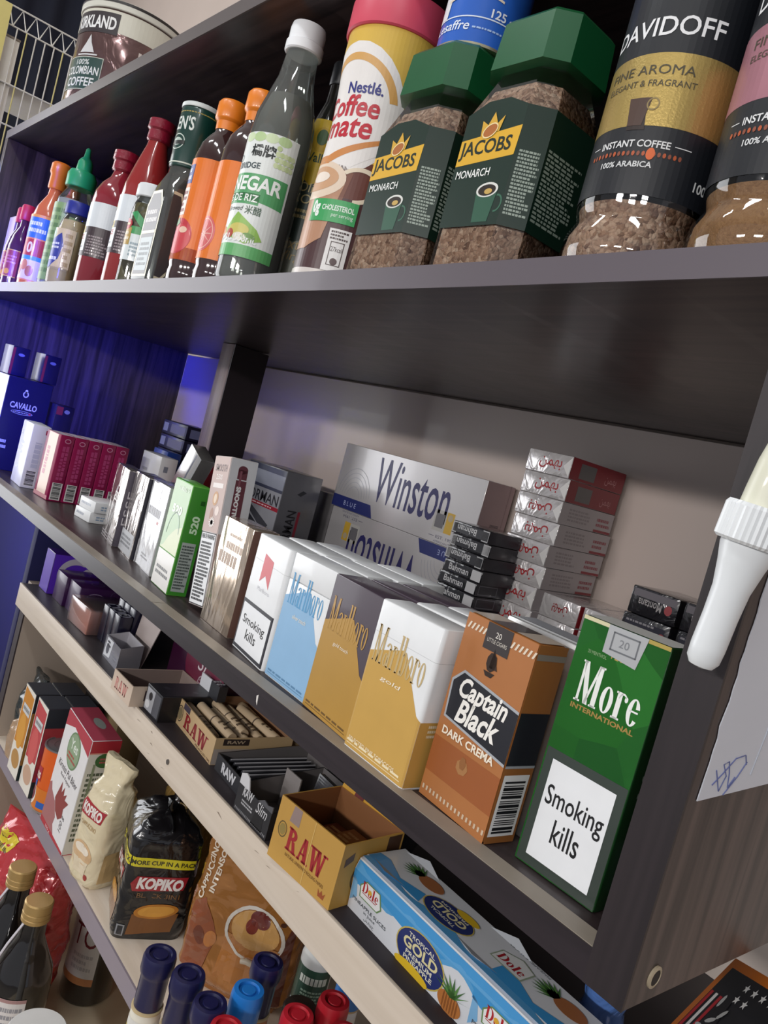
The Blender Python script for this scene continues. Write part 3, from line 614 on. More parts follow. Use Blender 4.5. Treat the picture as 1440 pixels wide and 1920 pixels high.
# --- stack of white packs with red lettering
BAH = '\ufee6\ufee4\ufeec\ufe91'
SILP = crinkle('crinkled_pack_film', (206, 202, 202), 0.22, 0.35, 60, 0.3, 0.6)
POSW = ('lowest', 'second from the bottom', 'third from the bottom', 'fourth from the bottom', 'fifth from the bottom', 'sixth from the bottom', 'fourth from the top', 'third from the top', 'second from the top', 'topmost')
for k in range(10):
    rd = random.Random(k + 40); dx = rd.uniform(-2.5, 2.5); top2 = k > 7
    p = Pr(GL).text(BAH, 16, 5, 43, 16, 'a3262c', 1, .012, rot=0 if k in (0, 1, 2, 3, 8, 9) else 180)
    p.poly([(53.5, 1), (53.5, 20), (45, 10.5)], 'dcdad8', 1)
    c = '8c1f2b' if top2 else 'b6aeb0'
    q = Pr(GL).rect(.4, .4, 84.6, 20.6, c, 1)
    if top2: q.rect(14, 3, 38, 17, '6e6a6a', 2).text(BAH, 54, 4, 72, 12, 'c98a8c', 2)
    else: q.lines(12, 4, 46, 17, 4, '9d9496', 2, k).rect(56, .6, 84, 3, '8f2430', 2).lines(58, 5, 80, 15, 2, 'a0525c', 2, k + 3)
    pack('cigarette_pack', 'white pack with red lettering, ' + POSW[k] + ' of the tall white stack', -172 + dx, 296 + rd.uniform(-2, 2), 21 * k, rd.uniform(-2, 2), 54, 85, 20.8, SILP, {'front': p, 'right': q}, group='tall stack of white packs')
for k in range(8):
    c, r_ = k % 2, k // 2
    p = Pr(GL).text(BAH, 13, 6, 30, 15, '8f262c', 1, .01, rot=180); q = Pr(GL).rect(.4, .4, 84, 20, '9b1f2b', 1)
    pack('cigarette_pack', ('white pack, ' if c == 0 else 'white pack further right, ') + ('lowest', 'second lowest', 'second highest', 'topmost')[r_] + ' of the short stack right of the tall stack', -112 + c * 44, 296 + c * 3, 21 * r_, 0, 42, 85, 20.8, SILP, {'front': p, 'right': q})
BLKP = crinkle('crinkled_black_film', (34, 33, 38), 0.25, 0.1, 60, 0.3, 0.7)
for k in range(10):
    rd = random.Random(k + 9); up = k < 7
    p = Pr(GL).rect(2, 2, 34 if up else 50, 10.4, '2a2a30', 1).text('Bahman', 8, 3.4, 34, 9.6, 'c9c9cb', 2, .01, rot=0 if up else 180)
    p.rect(38, 1.4, 50, 11, 'bcbcbe', 1) if up else p.rect(0.5, 1, 7, 11.4, 'b2b2b4', 1).rect(42, 1, 50.5, 11.4, 'b2b2b4', 1)
    q = Pr(GL).rect(.4, .4, 84, 11.8, '1d1b26', 1)
    if k in (4, 5): q.frame(4, 1.6, 30, 10.6, .7, '6f6f78', 2)
    pack('cigarette_pack', 'thin black pack, ' + POSW[k] + ' of the black stack before the silver cartons', -203 + rd.uniform(-3, 3), 252 + rd.uniform(-2, 2), 12.4 * k, rd.uniform(-4, 2), 51, 84, 12.2, BLKP, {'front': p, 'right': q}, group='stack of black packs')
for k in range(8):
    c, r_ = k % 2, k // 2; up = (r_ == 2)
    p = Pr(GL).rect(3, 3, 40, 19, '2b2b38', 1).text('Montana', 14, 7, 36, 14, 'b9b4b4', 2, .01, rot=0 if up else 180).ell(9 if up else 38, 11, 3.4, 4, '8d3a3e', 2).lines(4, 16, 30, 19, 1, '8f8c90', 2, k)
    pack('cigarette_pack', ('left', 'right')[c] + ' black pack with purple sheen, ' + ('lowest', 'second lowest', 'second highest', 'topmost')[r_] + ' row near the right side panel', -31 + c * 48, 300 + c * 4 - (r_ == 2) * 6, 23.4 * r_ + .0, 0 if not c else -3, 44, 70, 23.2, BLKP, {'front': p}, group='black packs near the side panel')
for k in range(2): pack('cigarette_pack', ('left', 'right')[k] + ' black pack crowning the purple sheen stack near the side panel', -29 + k * 47, 300 + k * 2, 93.8, -1, 44, 70, 23, BLKP, {'front': Pr(GL).text('Montana', 8, 7, 30, 14, 'a9a4a4', 2, .01, rot=180).ell(36, 11, 3.4, 4, 'a0454a', 2).rect(2, 15, 42, 21, '6f6a70', 1)}, group='black packs near the side panel')

# --- paper sheet and white plastic dropper by the right side panel
rd = random.Random(5); n = 26; L_ = [(2.0 + 24 * 0 + rd.uniform(-.9, .9) + (i / n) * 4, 71 + i * (200 - 71) / n) for i in range(n + 1)]
vs = [(199.35, y, z) for y, z in L_] + [(199.35, 260, 208), (199.35, 260, 82)]
k = len(vs); vs += [(199.75, y, z) for _, y, z in vs]
fs = [tuple(range(k)), tuple(range(k, 2 * k))[::-1]] + [(i, (i + 1) % k, k + (i + 1) % k, k + i) for i in range(k)]
sheet = thing('paper_sheet', 'white paper sheet with torn edge stuck on the right side panel', 'paper', 199.35, 2, 71)
o = obj('sheet', [(x - 199.35, y - 2, z - 71) for x, y, z in vs], fs, P('dfe3ec', .6, bs=10), sheet)
for j, pts in enumerate(([(8, 6), (14, 10), (22, 16), (30, 17), (33, 13)], [(8, 12), (12, 7), (15, 3), (18, 9), (13, 14), (17, 15), (20, 10), (22, 4), (26, 8)], [(20, 1), (28, 8), (33, 14)])):
    tube('pen_stroke', [(.55, a, b) for a, b in pts], .25, P('6a74a8'), sheet, 5)
tube('fold_line', [(.5, 40, 8), (.5, 58, 110)], .3, P('b9bec9'), sheet, 5)
dr = thing('plastic_dropper', 'white plastic dropper with ribbed collar hanging at the right upright', 'dropper', 196, -19.5, 122, 0, 0, 5)
PLA = P('e4e8ea', .35, coat=.2); PLB = P('dcdcc8', .4, coat=.2)
lathe('tip', [(1.2, 0), (4.2, .8), (5.7, 3.2), (6.0, 8), (6.0, 20), (6.4, 30), (8.0, 39), (9.4, 45), (9.4, 48)], PLA, dr, 32)
rings = []
for r_, z in ((11.2, 46.4), (12.3, 47.4), (12.3, 59), (11.4, 60.4)):
    rings.append([((r_ - (.45 if i % 2 else 0)) * math.cos(2 * math.pi * i / 72), (r_ - (.45 if i % 2 else 0)) * math.sin(2 * math.pi * i / 72), z) for i in range(72)])
loft('ribbed_collar', rings, PLA, dr, smooth=20)
lathe('bulb', [(8.2, 60), (8, 66), (7.4, 76), (6.2, 84), (4, 87.4), (1, 88.4)], PLB, dr, 32)
box('hanging_clip', -3, 3, 8, 15, 52, 55, PLA, dr, .6)
# ================================================================== bottle shelf
GLASS = clear('clear_glass'); GLASSG = clear('greenish_glass', (226, 232, 228), .9, .07, milk=.12, mcol=(190, 194, 190))
def bottle(name, label, cat, x, y, prof, glass, liquid=None, cap=None, capm=None, prints=(), z=None, group=None, capname='cap', seg=40, extra=(), rz=0, az=-90):
    t = thing(name, label, cat, x, y, ztop(x, y) + .2 if z is None else z, rz, group=group)
    lathe('glass_body' if liquid else 'body', prof, glass, t, seg)
    if liquid: lathe('contents', liquid[0], liquid[1], t, seg)
    if cap: lathe(capname, cap, capm, t, seg)
    for nm, pr, rr in prints: pr.build(nm, t, F_cyl(rr, az=az), 3.0, 5.0 if callable(rr) else None)
    for nm, pf, m in extra: lathe(nm, pf, m, t, seg)
    return t
def shrink(prof, d, ztop_): return [(max(r - d, .5), max(z, 1.2)) for r, z in prof if z <= ztop_]
def cappr(r, z0, z1): return [(r * .98, z0), (r, z0 + .6), (r, z1 - 1.2), (r - 1, z1), (r * .3, z1)]

# far left small carton
t = thing('small_carton', 'pale pink small carton at the far left end of the bottle shelf', 'carton', -1148, 20, ztop(-1138) + .2)
box('carton', 0, 40, 0, 40, 0, 118, P('e0cfcf'), t, .6)
Pr().rect(.5, .5, 39.5, 117, 'a08a98').lines(6, 20, 34, 100, 6, '6a4258', 2).build('printed_side', t, F_right(40, 40, 118))
# purple bottles with red caps
prof = [(15, 0), (17, 2), (17, 62), (14, 79), (7.5, 94), (7, 107)]
for k, (x, y) in enumerate(((-1084, 25), (-1043, 21))):
    pr = Pr(GL).rect(-25, 14, 25, 56, 'a3364a').rect(-25, 14, 25, 15.5, 'd9b04e', 2).rect(-25, 54.5, 25, 56, 'd9b04e', 2).ell(10, 22, 4.5, 4.5, 'e0a53c', 2).lines(-22, 24, 2, 46, 2, 'e9dada', 2, 3).lines(6, 34, 22, 48, 3, 'cc7686', 2)
    bottle('sauce_bottle', ('purple sauce bottle with red cap, behind the other red capped one', 'purple sauce bottle with red cap, nearer one with gold edged label')[k], 'bottle', x, y, prof, P('4a1040', .12, coat=.8), None, [(9.6, 105), (10.4, 107), (10.2, 126), (8.5, 129), (3, 129.6)], P('cc2c48', .4), [('label', pr, 17.15)])
# orange-capped hot sauce
prof = [(22, 0), (24, 2.5), (24, 100), (20, 118), (10, 138), (9, 150)]
for k, (x, y) in enumerate(((-950, 29), (-1006, 66))):
    h = 1.0 + .06 * k
    pr = Pr(GL).rect(-36, 8, 36, 104, 'ee9160').rect(-36, 70, 36, 100, '2b74c4', 2).rect(-36, 100, 36, 104, 'f0a048', 2).rect(-36, 44, 36, 68, 'c03440', 2).rect(-36, 38, 36, 44, '3d9ad8', 2).rect(-36, 10, 36, 38, 'e9d8cf', 2)
    for i in range(5): pr.ell(-20 + i * 10, 22 + (i % 2) * 8, 6, 8, ('b9634e', 'd88a60')[i % 2], 3)
    pr.text('0', 8, 48, 18, 64, 'f6e8e4', 3, .03).lines(4, 76, 32, 96, 2, 'e6f0fa', 3)
    bottle('hot_sauce_bottle', ('orange hot sauce bottle with blue and red label', 'second orange hot sauce bottle partly behind the green capped bottle')[k], 'bottle', x, y, [(r, z * h) for r, z in prof], P('d9703c', .2, coat=.7), None, [(11.5, 148 * h), (12.4, 150 * h), (12, 168 * h), (14, 172 * h), (13.6, 184 * h), (11, 187 * h), (3, 188 * h)], P('ee7f22', .35, coat=.2), [('label', pr, 24.15)])
# green-capped squeeze bottle
prof = [(25, 0), (27, 3), (27, 110), (25, 130), (17, 146), (15, 152)]
pr = Pr(GL).rect(-40, 12, 40, 122, '86a860').lines(-36, 20, 36, 116, 9, '5f8444', 2, 7).rect(20, 12, 40, 122, '9db873', 2)
bottle('squeeze_bottle', 'clear squeeze bottle with green nozzle cap and green label', 'bottle', -893, 44, prof, GLASS, (shrink(prof, 1.2, 130), P('b7bba0', .3)), [(19, 150), (20, 151), (20, 168), (17, 174), (11, 176), (10, 188), (8, 192), (4.5, 196), (3.4, 207), (1.4, 209)], P('27a565', .35, coat=.2), [('label', pr, 27.2)])
# small mustard jar with blue lid
prof = [(19, 0), (22, 3), (23, 20), (22, 70), (18, 88), (15.5, 94), (15.5, 98)]
pr = Pr(GL).rect(-32, 20, 32, 74, 'd8c6a4').poly([(-30, 20), (2, 20), (16, 34), (20, 52), (14, 68), (2, 60), (-30, 40)], '2d3d9a', 2).ell(-8, 66, 12, 9, '9fc69c', 2).ell(-8, 66, 9, 6, 'e6f0e4', 3).lines(-14, 30, 14, 38, 1, 'dfe4f6', 3, 3).lines(-4, 46, 14, 56, 2, 'dfe4f6', 3, 4).lines(20, 24, 30, 70, 5, 'b39a72', 2)
bottle('mustard_jar', 'small jar of pale mustard with dark blue lid', 'jar', -800, 25, prof, GLASS, (shrink(prof, 1, 92), P('d9c69a', .4)), [(17, 96), (18, 97), (18, 110), (16.5, 113), (5, 113.5)], P('222f8c', .35), [('label', pr, lambda v: 23 if v > 20 else 22.5)], capname='lid')
# two red chilli sauce bottles
for k, (x, y, r_, H) in enumerate(((-700, 36, 28, 174), (-600, 33, 26, 196))):
    prof = [(r_ - 2, 0), (r_, 3), (r_, 106), (r_ * .95, 118), (r_ * .76, 130), (r_ * .5, 139), (r_ * .42, 146), (r_ * .4, H - 22)] if k == 0 else [(r_ - 2, 0), (r_, 3), (r_, 100), (r_ * .95, 116), (r_ * .68, 144), (r_ * .46, 164), (r_ * .4, H - 22)]
    pr = Pr(GL).rect(-44, 72, 44, 102, 'dfe6ec').rect(-44, 36, 44, 72, '3b2c33', 2).poly([(-20, 78), (-12, 82), (-8, 90), (-14, 98), (-18, 90)], '3a3a3a', 3).ell(-10, 88, 6, 4, 'd9c04a', 3).rect(-26, 64, 0, 72, 'e3c23a', 3).lines(-24, 66, -3, 71, 1, '30262a', 4, 3, .8).rect(-28, 42, 6, 64, 'e6eaee', 3).text('SAUCE', -22, 56, 2, 62, 'b02a32', 4, .03).lines(-22, 45, 2, 54, 2, '8d9298', 4).lines(10, 38, 36, 62, 7, '9a8d92', 3, 4).ell(-8, 39, 4, 3, 'c9c9cc', 3)
    bottle('chili_sauce_bottle', ('red chili sauce bottle with white and brown label, shorter one', 'taller red chili sauce bottle with long neck')[k], 'bottle', x, y, prof, P(('8f2433', '9c2c2c')[k], .14, coat=.8), None, [(r_ * .46, H - 26), (r_ * .52, H - 24), (r_ * .5, H - 14), (r_ * .58, H - 12), (r_ * .56, H - 2), (r_ * .4, H), (2, H)], P('8d1730', .3, coat=.6, bump=.3, bs=200), [('label', pr, r_ + .2)])
# caper jar
prof = [(17, 0), (19.5, 2.5), (19.5, 74), (18, 86), (16.5, 90), (16.5, 95)]
CAPERS = granules('green_capers', [(62, 58, 34), (98, 92, 56), (124, 116, 78), (78, 72, 44)], 95, 1.0, .4)
pr = Pr(GL).rect(-28, 24, 28, 60, 'dfe8ea').poly([(-10, 60), (28, 60), (28, 52), (4, 52)], '3c9a58', 2).poly([(2, 74), (28, 50), (28, 62), (10, 76)], '2f9a58', 2).ell(-2, 62, 9, 6, 'b52a30', 3).lines(-8, 60, 4, 64, 1, 'f2dcb0', 4, 3).rect(-12, 40, 8, 58, 'b99a50', 3).lines(-10, 44, 6, 55, 2, 'f4ead0', 4, 6).lines(10, 28, 26, 44, 4, '8fa4ae', 3)
bottle('caper_jar', 'narrow jar of capers with white lid', 'jar', -537, 20.5, prof, GLASS, (shrink(prof, 1.2, 88), CAPERS), [(18, 93), (19, 94), (19, 105), (18, 107), (4, 107.4)], P('e4e8ea', .35), [('label', pr, 19.7)], capname='lid')
# square sauce bottle with green neck sleeve
def rrect(hx, hy, c, z, n=4):
    pts = []
    for sx, sy, a0 in ((1, 1, 0), (-1, 1, 90), (-1, -1, 180), (1, -1, 270)):
        for i in range(n + 1):
            a = R(a0 + 90 * i / n); pts.append((sx * (hx - c) + c * math.cos(a), sy * (hy - c) + c * math.sin(a), z))
    return pts
x = -486; t = thing('brown_sauce_bottle', 'square dark sauce bottle with dark green neck sleeve and white top', 'bottle', x, 29, ztop(x) + .2)
loft('glass_body', [rrect(22, 22, 6, 0), rrect(25, 25, 7, 4), rrect(25, 25, 7, 84), rrect(23, 23, 10, 100), rrect(19, 19, 18.9, 116), rrect(18.5, 18.5, 18.4, 124)], GLASSG, t)
loft('contents', [rrect(21, 21, 6, 2), rrect(23.8, 23.8, 7, 5), rrect(23.8, 23.8, 7, 84), rrect(21.8, 21.8, 10, 99), rrect(18, 18, 17.8, 110)], P('1b1416', .2), t)
lathe('neck_sleeve', [(19, 122), (20, 123), (20.4, 180), (19.6, 182)], P('123c34', .3, coat=.4), t); lathe('cap', [(20.6, 182.2), (21, 183), (21, 186), (19.6, 187), (18, 184.5)], P('dfe6e4', .4), t)
Pr(GL).text("KEN'S", -22, 158, 8, 172, 'dfe6e0', 1, .02).ring(-8, 146, 10, 8, 1, 1, 'c9d6cc', 1).ell(-8, 146, 7, 4, 'b9c9be', 1).rect(-18, 143, 2, 147, '2a2f2c', 2).rect(-50, 176, 50, 177, 'b09a4c', 1).rect(-50, 125, 50, 126.4, 'cfd6c8', 1).build('printed_sleeve', t, F_cyl(20.3, az=-58), 3)
Pr(GL).poly([(6, 6), (44, 6), (44, 80), (36, 94), (14, 94), (6, 80)], 'e9e2c4', 1).poly([(8.5, 8.5), (41.5, 8.5), (41.5, 79), (34.5, 91), (15.5, 91), (8.5, 79)], '5a5658', 2).lines(12, 60, 38, 76, 2, 'd9d4d4', 3, 6).rect(8.5, 50, 41.5, 53, 'e9e2c4', 3).rect(10, 12, 40, 46, 'a9b4b6', 3).lines(13, 16, 37, 42, 5, '6f7678', 4).build('front_label', t, lambda u, v, e: (u - 25, -25.1 - e, v))
Pr(GL).poly([(-1, 6), (6, 6), (16, 20), (18, 70), (8, 94), (-1, 94)], 'e9e2c4', 1).poly([(-1, 8.5), (5, 8.5), (13.5, 21), (15.5, 69), (7, 91), (-1, 91)], '4e4a4c', 2).build('side_label', t, lambda u, v, e: (25.1 + e, u - 18, v))
# two apple drinks with orange caps
prof = [(21, 0), (24, 4), (24.4, 12), (23.6, 16), (24.4, 20), (24.6, 108), (24, 122), (21, 135), (16, 144), (12, 149), (11, 158)]
for k, (x, y) in enumerate(((-415, 29), (-361, 31))):
    H = (0, 4)[k]; pr = Pr(GL).rect(-44, 22, 44, 118 - 8 * k, 'e8760e')
    if k == 0:
        pr.ell(2, 44, 17, 17, 'c4303c', 2).ell(5, 42, 13, 13, 'cf444c', 3).ell(8, 50, 5, 3, 'ecc8b0', 4).poly([(-10, 56), (-2, 62), (2, 56), (-4, 53)], '3f7a32', 4).rect(-44, 22, 44, 34, 'd9542a', 1)
        pr.rect(-12, 64, 4, 90, 'e9dcd0', 2).lines(-10, 66, 2, 88, 4, '8f3434', 3).rect(-9, 94, 4, 112, '2b3f8f', 2).lines(-7, 96, 2, 110, 2, 'dfe4f2', 3)
    else:
        pr.ell(0, 44, 14, 16, 'd9686a', 2).ring(0, 44, 12, 14, 1, 1, 'f0b4a8', 3)
        for a in range(0, 180, 36): pr.ell(0, 44, 12, .6, 'f0b4a8', 3, 8, a)
    bottle('juice_bottle', ('brown juice bottle with orange cap and red apple label', 'brown juice bottle with orange cap and pink grapefruit label')[k], 'bottle', x, y, prof, P('3a2424', .1, coat=.9), None, [(12, 152), (12.4, 160), (14.4, 162), (14.8, 163), (14.6, 177), (12.6, 180), (3, 180.6)], P('ee8520', .35, coat=.2), [('label', pr, 24.6)])
# clear vinegar bottle
prof = [(24, 0), (26.4, 4), (26.6, 10), (26.4, 126), (25, 142), (20, 160), (15.4, 176), (13.6, 194), (13.4, 204)]
pr = Pr(GL).rect(-46, 20, 46, 122, 'e6ebe8').rect(-46, 20, 46, 30, '62b06a', 2).poly([(-46, 72), (44, 64), (44, 88), (-46, 88)], '55a368', 2).rect(-10, 63, 24, 72, '55a368', 2)
pr.text('VINEGAR', -22, 74, 40, 86, 'f4f8f4', 4, .03, .05).text('VINAIGRE DE RIZ', -40, 65, 23, 71, 'f0f6f0', 4, .02).text('NET VOL. 500mL', -22, 32, 30, 38, 'f2f6f4', 5, .03).text('Naturally Brewed', -30, 56, 12, 61, '3b4a40', 3, 0, .25).text('\u7c73\u918b', 14, 55, 28, 62, '3b5a44', 3, .01)
pr.text('\u6a4b\u724c', 6, 102, 28, 112, '202624', 3, .02).text('RIVER BRIDGE', -26, 92, 18, 97, '3a4a50', 3, .02).ring(-8, 101, 5, 3, .8, .8, '7d8a90', 3)
pr.poly([(-6, 38), (8, 56), (28, 44), (34, 36), (20, 31)], '93bf5a', 3).ell(12, 42, 10, 5, 'd2c86a', 4).ell(4, 38, 4, 4, 'b8503c', 5).ell(14, 36, 6, 3.4, 'e6e2d0', 5).ell(-8, 40, 6, 4, 'd98a4a', 4).ell(22, 37, 6, 3, '6e9a48', 5)
for i in range(16): pr.ell(30 + (i % 5) * 3.2, 98 + (i // 5) * 4.6, 2.2, 2.2, ('d4e0b4', 'c3d49c')[i % 2], 3, 10)
for i in range(4): pr.ell(0 + i * 11, 118, 6, 4, ('cfe0b6', 'b9d29a')[i % 2], 2, 12)
bottle('vinegar_bottle', 'tall clear glass vinegar bottle with white cap', 'bottle', -299, 25.5, prof, GLASSG, (shrink(prof, 2.4, 168), clear('vinegar_liquid', (225, 228, 226), .2, .02, milk=.42, mcol=(176, 174, 170))), [(14.8, 198), (16, 199), (16, 206), (14.8, 207), (15, 217), (14.2, 221), (12, 222), (3, 222.4)], P('f4f6f8', .35, coat=.2), [('label', pr, 26.7)])
# dark olive oil bottle
prof = [(16, 0), (17.4, 3), (17.4, 136), (15, 158), (9, 178), (8.2, 188), (8.2, 196)]
pr = Pr(GL).poly([(-34, 20), (34, 20), (34, 78), (0, 66), (-34, 78)], '8f9488', 1).poly([(-34, 66), (0, 52), (34, 66), (34, 112), (-34, 112)], '3a4a44', 2).text('Olive', -6, 96, 16, 104, 'd8c890', 4, 0, .1).text('Oil', -2, 86, 12, 94, 'd8c890', 4, 0, .1).text('Extra', -8, 46, 16, 55, 'd8c08a', 4, 0, .15).text('Virgin', -8, 34, 18, 44, 'd8c08a', 4, 0, .15).lines(-4, 72, 12, 82, 2, 'b9ab7a', 4)
pr.poly([(-12, 112), (2, 102), (18, 112), (18, 152), (12, 160), (-8, 160), (-12, 152)], 'd8b62c', 3).ell(3, 142, 9, 11, 'c9a52a', 4).ell(3, 144, 5, 7, '46663a', 5).text('Valle', -6, 122, 12, 130, '2f4a2c', 4, .02)
bottle('olive_oil_bottle', 'dark olive oil bottle with yellow medallion label', 'bottle', -303, 69.5, prof, P('201f1c', .12, coat=.8), None, [(9.0, 194), (9.6, 195), (9.6, 212), (8.6, 214), (2, 214.3)], P('2c2f33', .4), [('label', pr, lambda v: 17.6 if v < 136 else 17.6 - (v - 136) * .1)], az=-52)
# creamer jar with red lid
prof = [(31, 0), (34, 3), (34, 60), (32.4, 100), (32, 118), (34, 146), (36, 166), (36, 182)]
def rprof(v):
    for (a, p), (b, q) in zip(prof[1:], prof[2:]):
        if v <= q: return a + (b - a) * max(0, (v - p)) / (q - p) + .15
    return 36.15
pr = Pr(GL).rect(-105, 3, 105, 8, 'd8d0ca').rect(-105, 8, 105, 60, '48282a').rect(-105, 60, 105, 88, '6a3c32').rect(-105, 88, 105, 182, 'dcb64c').poly([(-105, 30), (-20, 30), (10, 52), (14, 78), (-4, 88), (-105, 88)], '7d4f3e', 2)
pr.ell(-8, 122, 46, 48, 'ece8e4', 2).ring(-8, 126, 40, 36, 6, 5, 'd8a660', 3, 10, 150).poly([(-60, 88), (10, 82), (34, 100), (34, 120), (-60, 120)], 'ece8e4', 3).poly([(-60, 86), (-10, 84), (30, 104), (32, 108), (-12, 90), (-60, 92)], 'd08a4c', 4)
pr.ell(-16, 72, 26, 14, 'e6d2bc', 4).ell(-16, 73, 20, 9, 'cfa27c', 5).ell(-14, 74, 10, 4, 'efe2d4', 6).poly([(-42, 70), (10, 70), (2, 30), (-12, 22), (-34, 22)], 'b98a6c', 3).ring(18, 70, 18, 13, 4, 3, 'e6d8c0', 4, -100, 120, rot=15)
pr.text('Nestl\u00e9.', -8, 134, 20, 142, '2b2f80', 5, .02).text('Coffee', -30, 118, 20, 133, 'c02434', 5, .02, .1).text('mate', -24, 103, 18, 117, 'c02434', 5, .02, .1)
pr.rect(-14, 42, 24, 58, '3aa45c', 7).text('0g', -12, 45, -5, 57, 'f2f8f2', 8, .05).text('CHOLESTEROL', -3, 50, 22, 54, 'dff0e2', 8, .03).text('per serving', 6, 45, 22, 48.4, 'dff0e2', 8)
pr.rect(8, 8, 24, 38, 'e4e2e0', 7).lines(9.5, 30, 22.5, 37, 3, '4a3a38', 8).frame(11, 12, 21, 29, .6, '4a3a38', 8).ell(16, 15, 2.6, 2.6, '4a3030', 8).text('27kcal', 12, 22, 20, 25.4, '4a3a38', 8)
pr.rect(64, 60, 105, 182, 'e2dad2', 2).poly([(34, 88), (64, 88), (64, 182), (48, 182)], 'dcb64c', 3)
for i in range(7): pr.ell(66 + (i % 3) * 4, 120 + i * 5, 4, 6, ('6d8a46', '8aa45c')[i % 2], 4, 9, i * 40)
bottle('creamer_jar', 'tall creamer jar with yellow, white and brown wrap and red lid', 'jar', -184, 39.5, prof, P('d9d3cc', .35, coat=.3), None, [(37.4, 181), (38.6, 182), (38.8, 203), (37.6, 206), (4, 207)], P('d24a60', .4), [('printed_wrap', pr, rprof)], capname='lid', seg=56, az=-70)
# coffee jars with green octagonal lids
COFFEE = granules('instant_coffee_granules', [(112, 76, 56), (184, 144, 118), (208, 172, 146), (154, 114, 88), (226, 194, 168)], 400, .8, .7)
def octa(hx, hy, c, z): return [(hx, -hy + c, z), (hx, hy - c, z), (hx - c, hy, z), (-hx + c, hy, z), (-hx, hy - c, z), (-hx, -hy + c, z), (-hx + c, -hy, z), (hx - c, -hy, z)]
def coffee_jar(label, x, y, k=1.0, rz=0):
    t = thing('coffee_jar', label, 'jar', x, y, ztop(x, y) + .2, rz); a, b, c = 36 * k, 33 * k, 12 * k
    R_ = [octa(a - 3, b - 3, c - 1, 0), octa(a, b, c, 3), octa(a - .6, b - .6, c, 26), octa(a - .6, b - .6, c, 92), octa(a - 7, b - 7, c - 1, 110), octa(a - 10, b - 10, c - 2, 118), octa(a - 10, b - 10, c - 2, 124)]
    loft('glass_body', R_, GLASS, t, smooth=22)
    loft('contents', [octa(a - 4.4, b - 4.4, c - 1, 2), octa(a - 1.6, b - 1.6, c, 4), octa(a - 1.8, b - 1.8, c, 92), octa(a - 8.4, b - 8.4, c - 1, 109)], COFFEE, t, smooth=22)
    loft('lid', [octa(a - 7, b - 7, c - 1.4, 119), octa(a - 4, b - 4, c - .6, 120), octa(a - 5.4, b - 5.4, c - .8, 147), octa(a - 8, b - 8, c - 1.4, 150)], P('12562f', .38, coat=.15), t, smooth=20)
    w = 2 * (a - c) + .4 * 0; h0, h1 = 26, 94; G = '102a1f'
    p = Pr(GL).poly([(-w / 2, h0), (w / 2, h0), (w / 2, h1 - 2), (w * .18, h1 + 4), (-w * .18, h1 + 4), (-w / 2, h1 - 2)], G, 1)
    p.poly([(-w / 2 + .1, 62), (w / 2 - 1, 64.4), (w / 2 + .0, 80.6), (-w / 2 + .1, 77)], 'dfae33', 2).text('JACOBS', -w / 2 + 1, 65, w / 2 - 5, 76, '1c2a20', 3, .02).text('MONARCH', -w / 2 + 3, 54.4, w / 2 - 16, 59, 'f0f2ee', 3, .01)
    p.poly([(-8, 78), (6, 79.4), (8, 88), (3.4, 84), (-.6, 91), (-4, 84), (-9, 87)], 'd6a83c', 4).ell(-1, 80.4, 6, 4, 'b06a34', 5, rot=20).ring(-1, 80.4, 6, 4, .8, .8, 'efd9a0', 6, rot=20)
    p.poly([(3, 28), (15, 28), (17.4, 45), (1, 45)], '2f5a46', 2).ell(9.2, 46, 8.4, 4.2, 'dfe0da', 3).ell(9.2, 45.8, 6.8, 3.2, '2a201a', 4).ell(10.5, 45, 3, 1.6, 'c9a85c', 5).ring(18.6, 38, 4.4, 5, 1, 1, '3c6a54', 2, -100, 100)
    p.build('front_label', t, lambda u, v, e: (u, -b + .4 - e - .15, v))
    d = Vector((1, -1, 0)).normalized(); cw = c * math.sqrt(2)
    Pr(GL).rect(0, h0, cw, h1 - 2, G, 1).lines(2, h0 + 6, cw - 1.5, h1 - 26, 18, '9aa79c', 2, 3, .6).build('corner_label', t, lambda u, v, e: (a - c - .3 + u * .7071 + (e + .2) * .7071, -b + .3 + u * .7071 - (e + .2) * .7071, v))
    Pr(GL).rect(0, h0, 2 * (b - c), h1 - 2, G, 1).lines(2, h0 + 6, 2 * (b - c) * .8, h1 - 22, 18, '8d9c90', 2, 5, .6).build('side_label', t, lambda u, v, e: (a - .4 + e, -b + c + u, v))
    return t
j1 = coffee_jar('coffee jar with green lid and yellow banner under the blue tin', -97, 36)
j2 = coffee_jar('coffee jar with green lid and yellow banner right of its twin', -18, 37, .96)
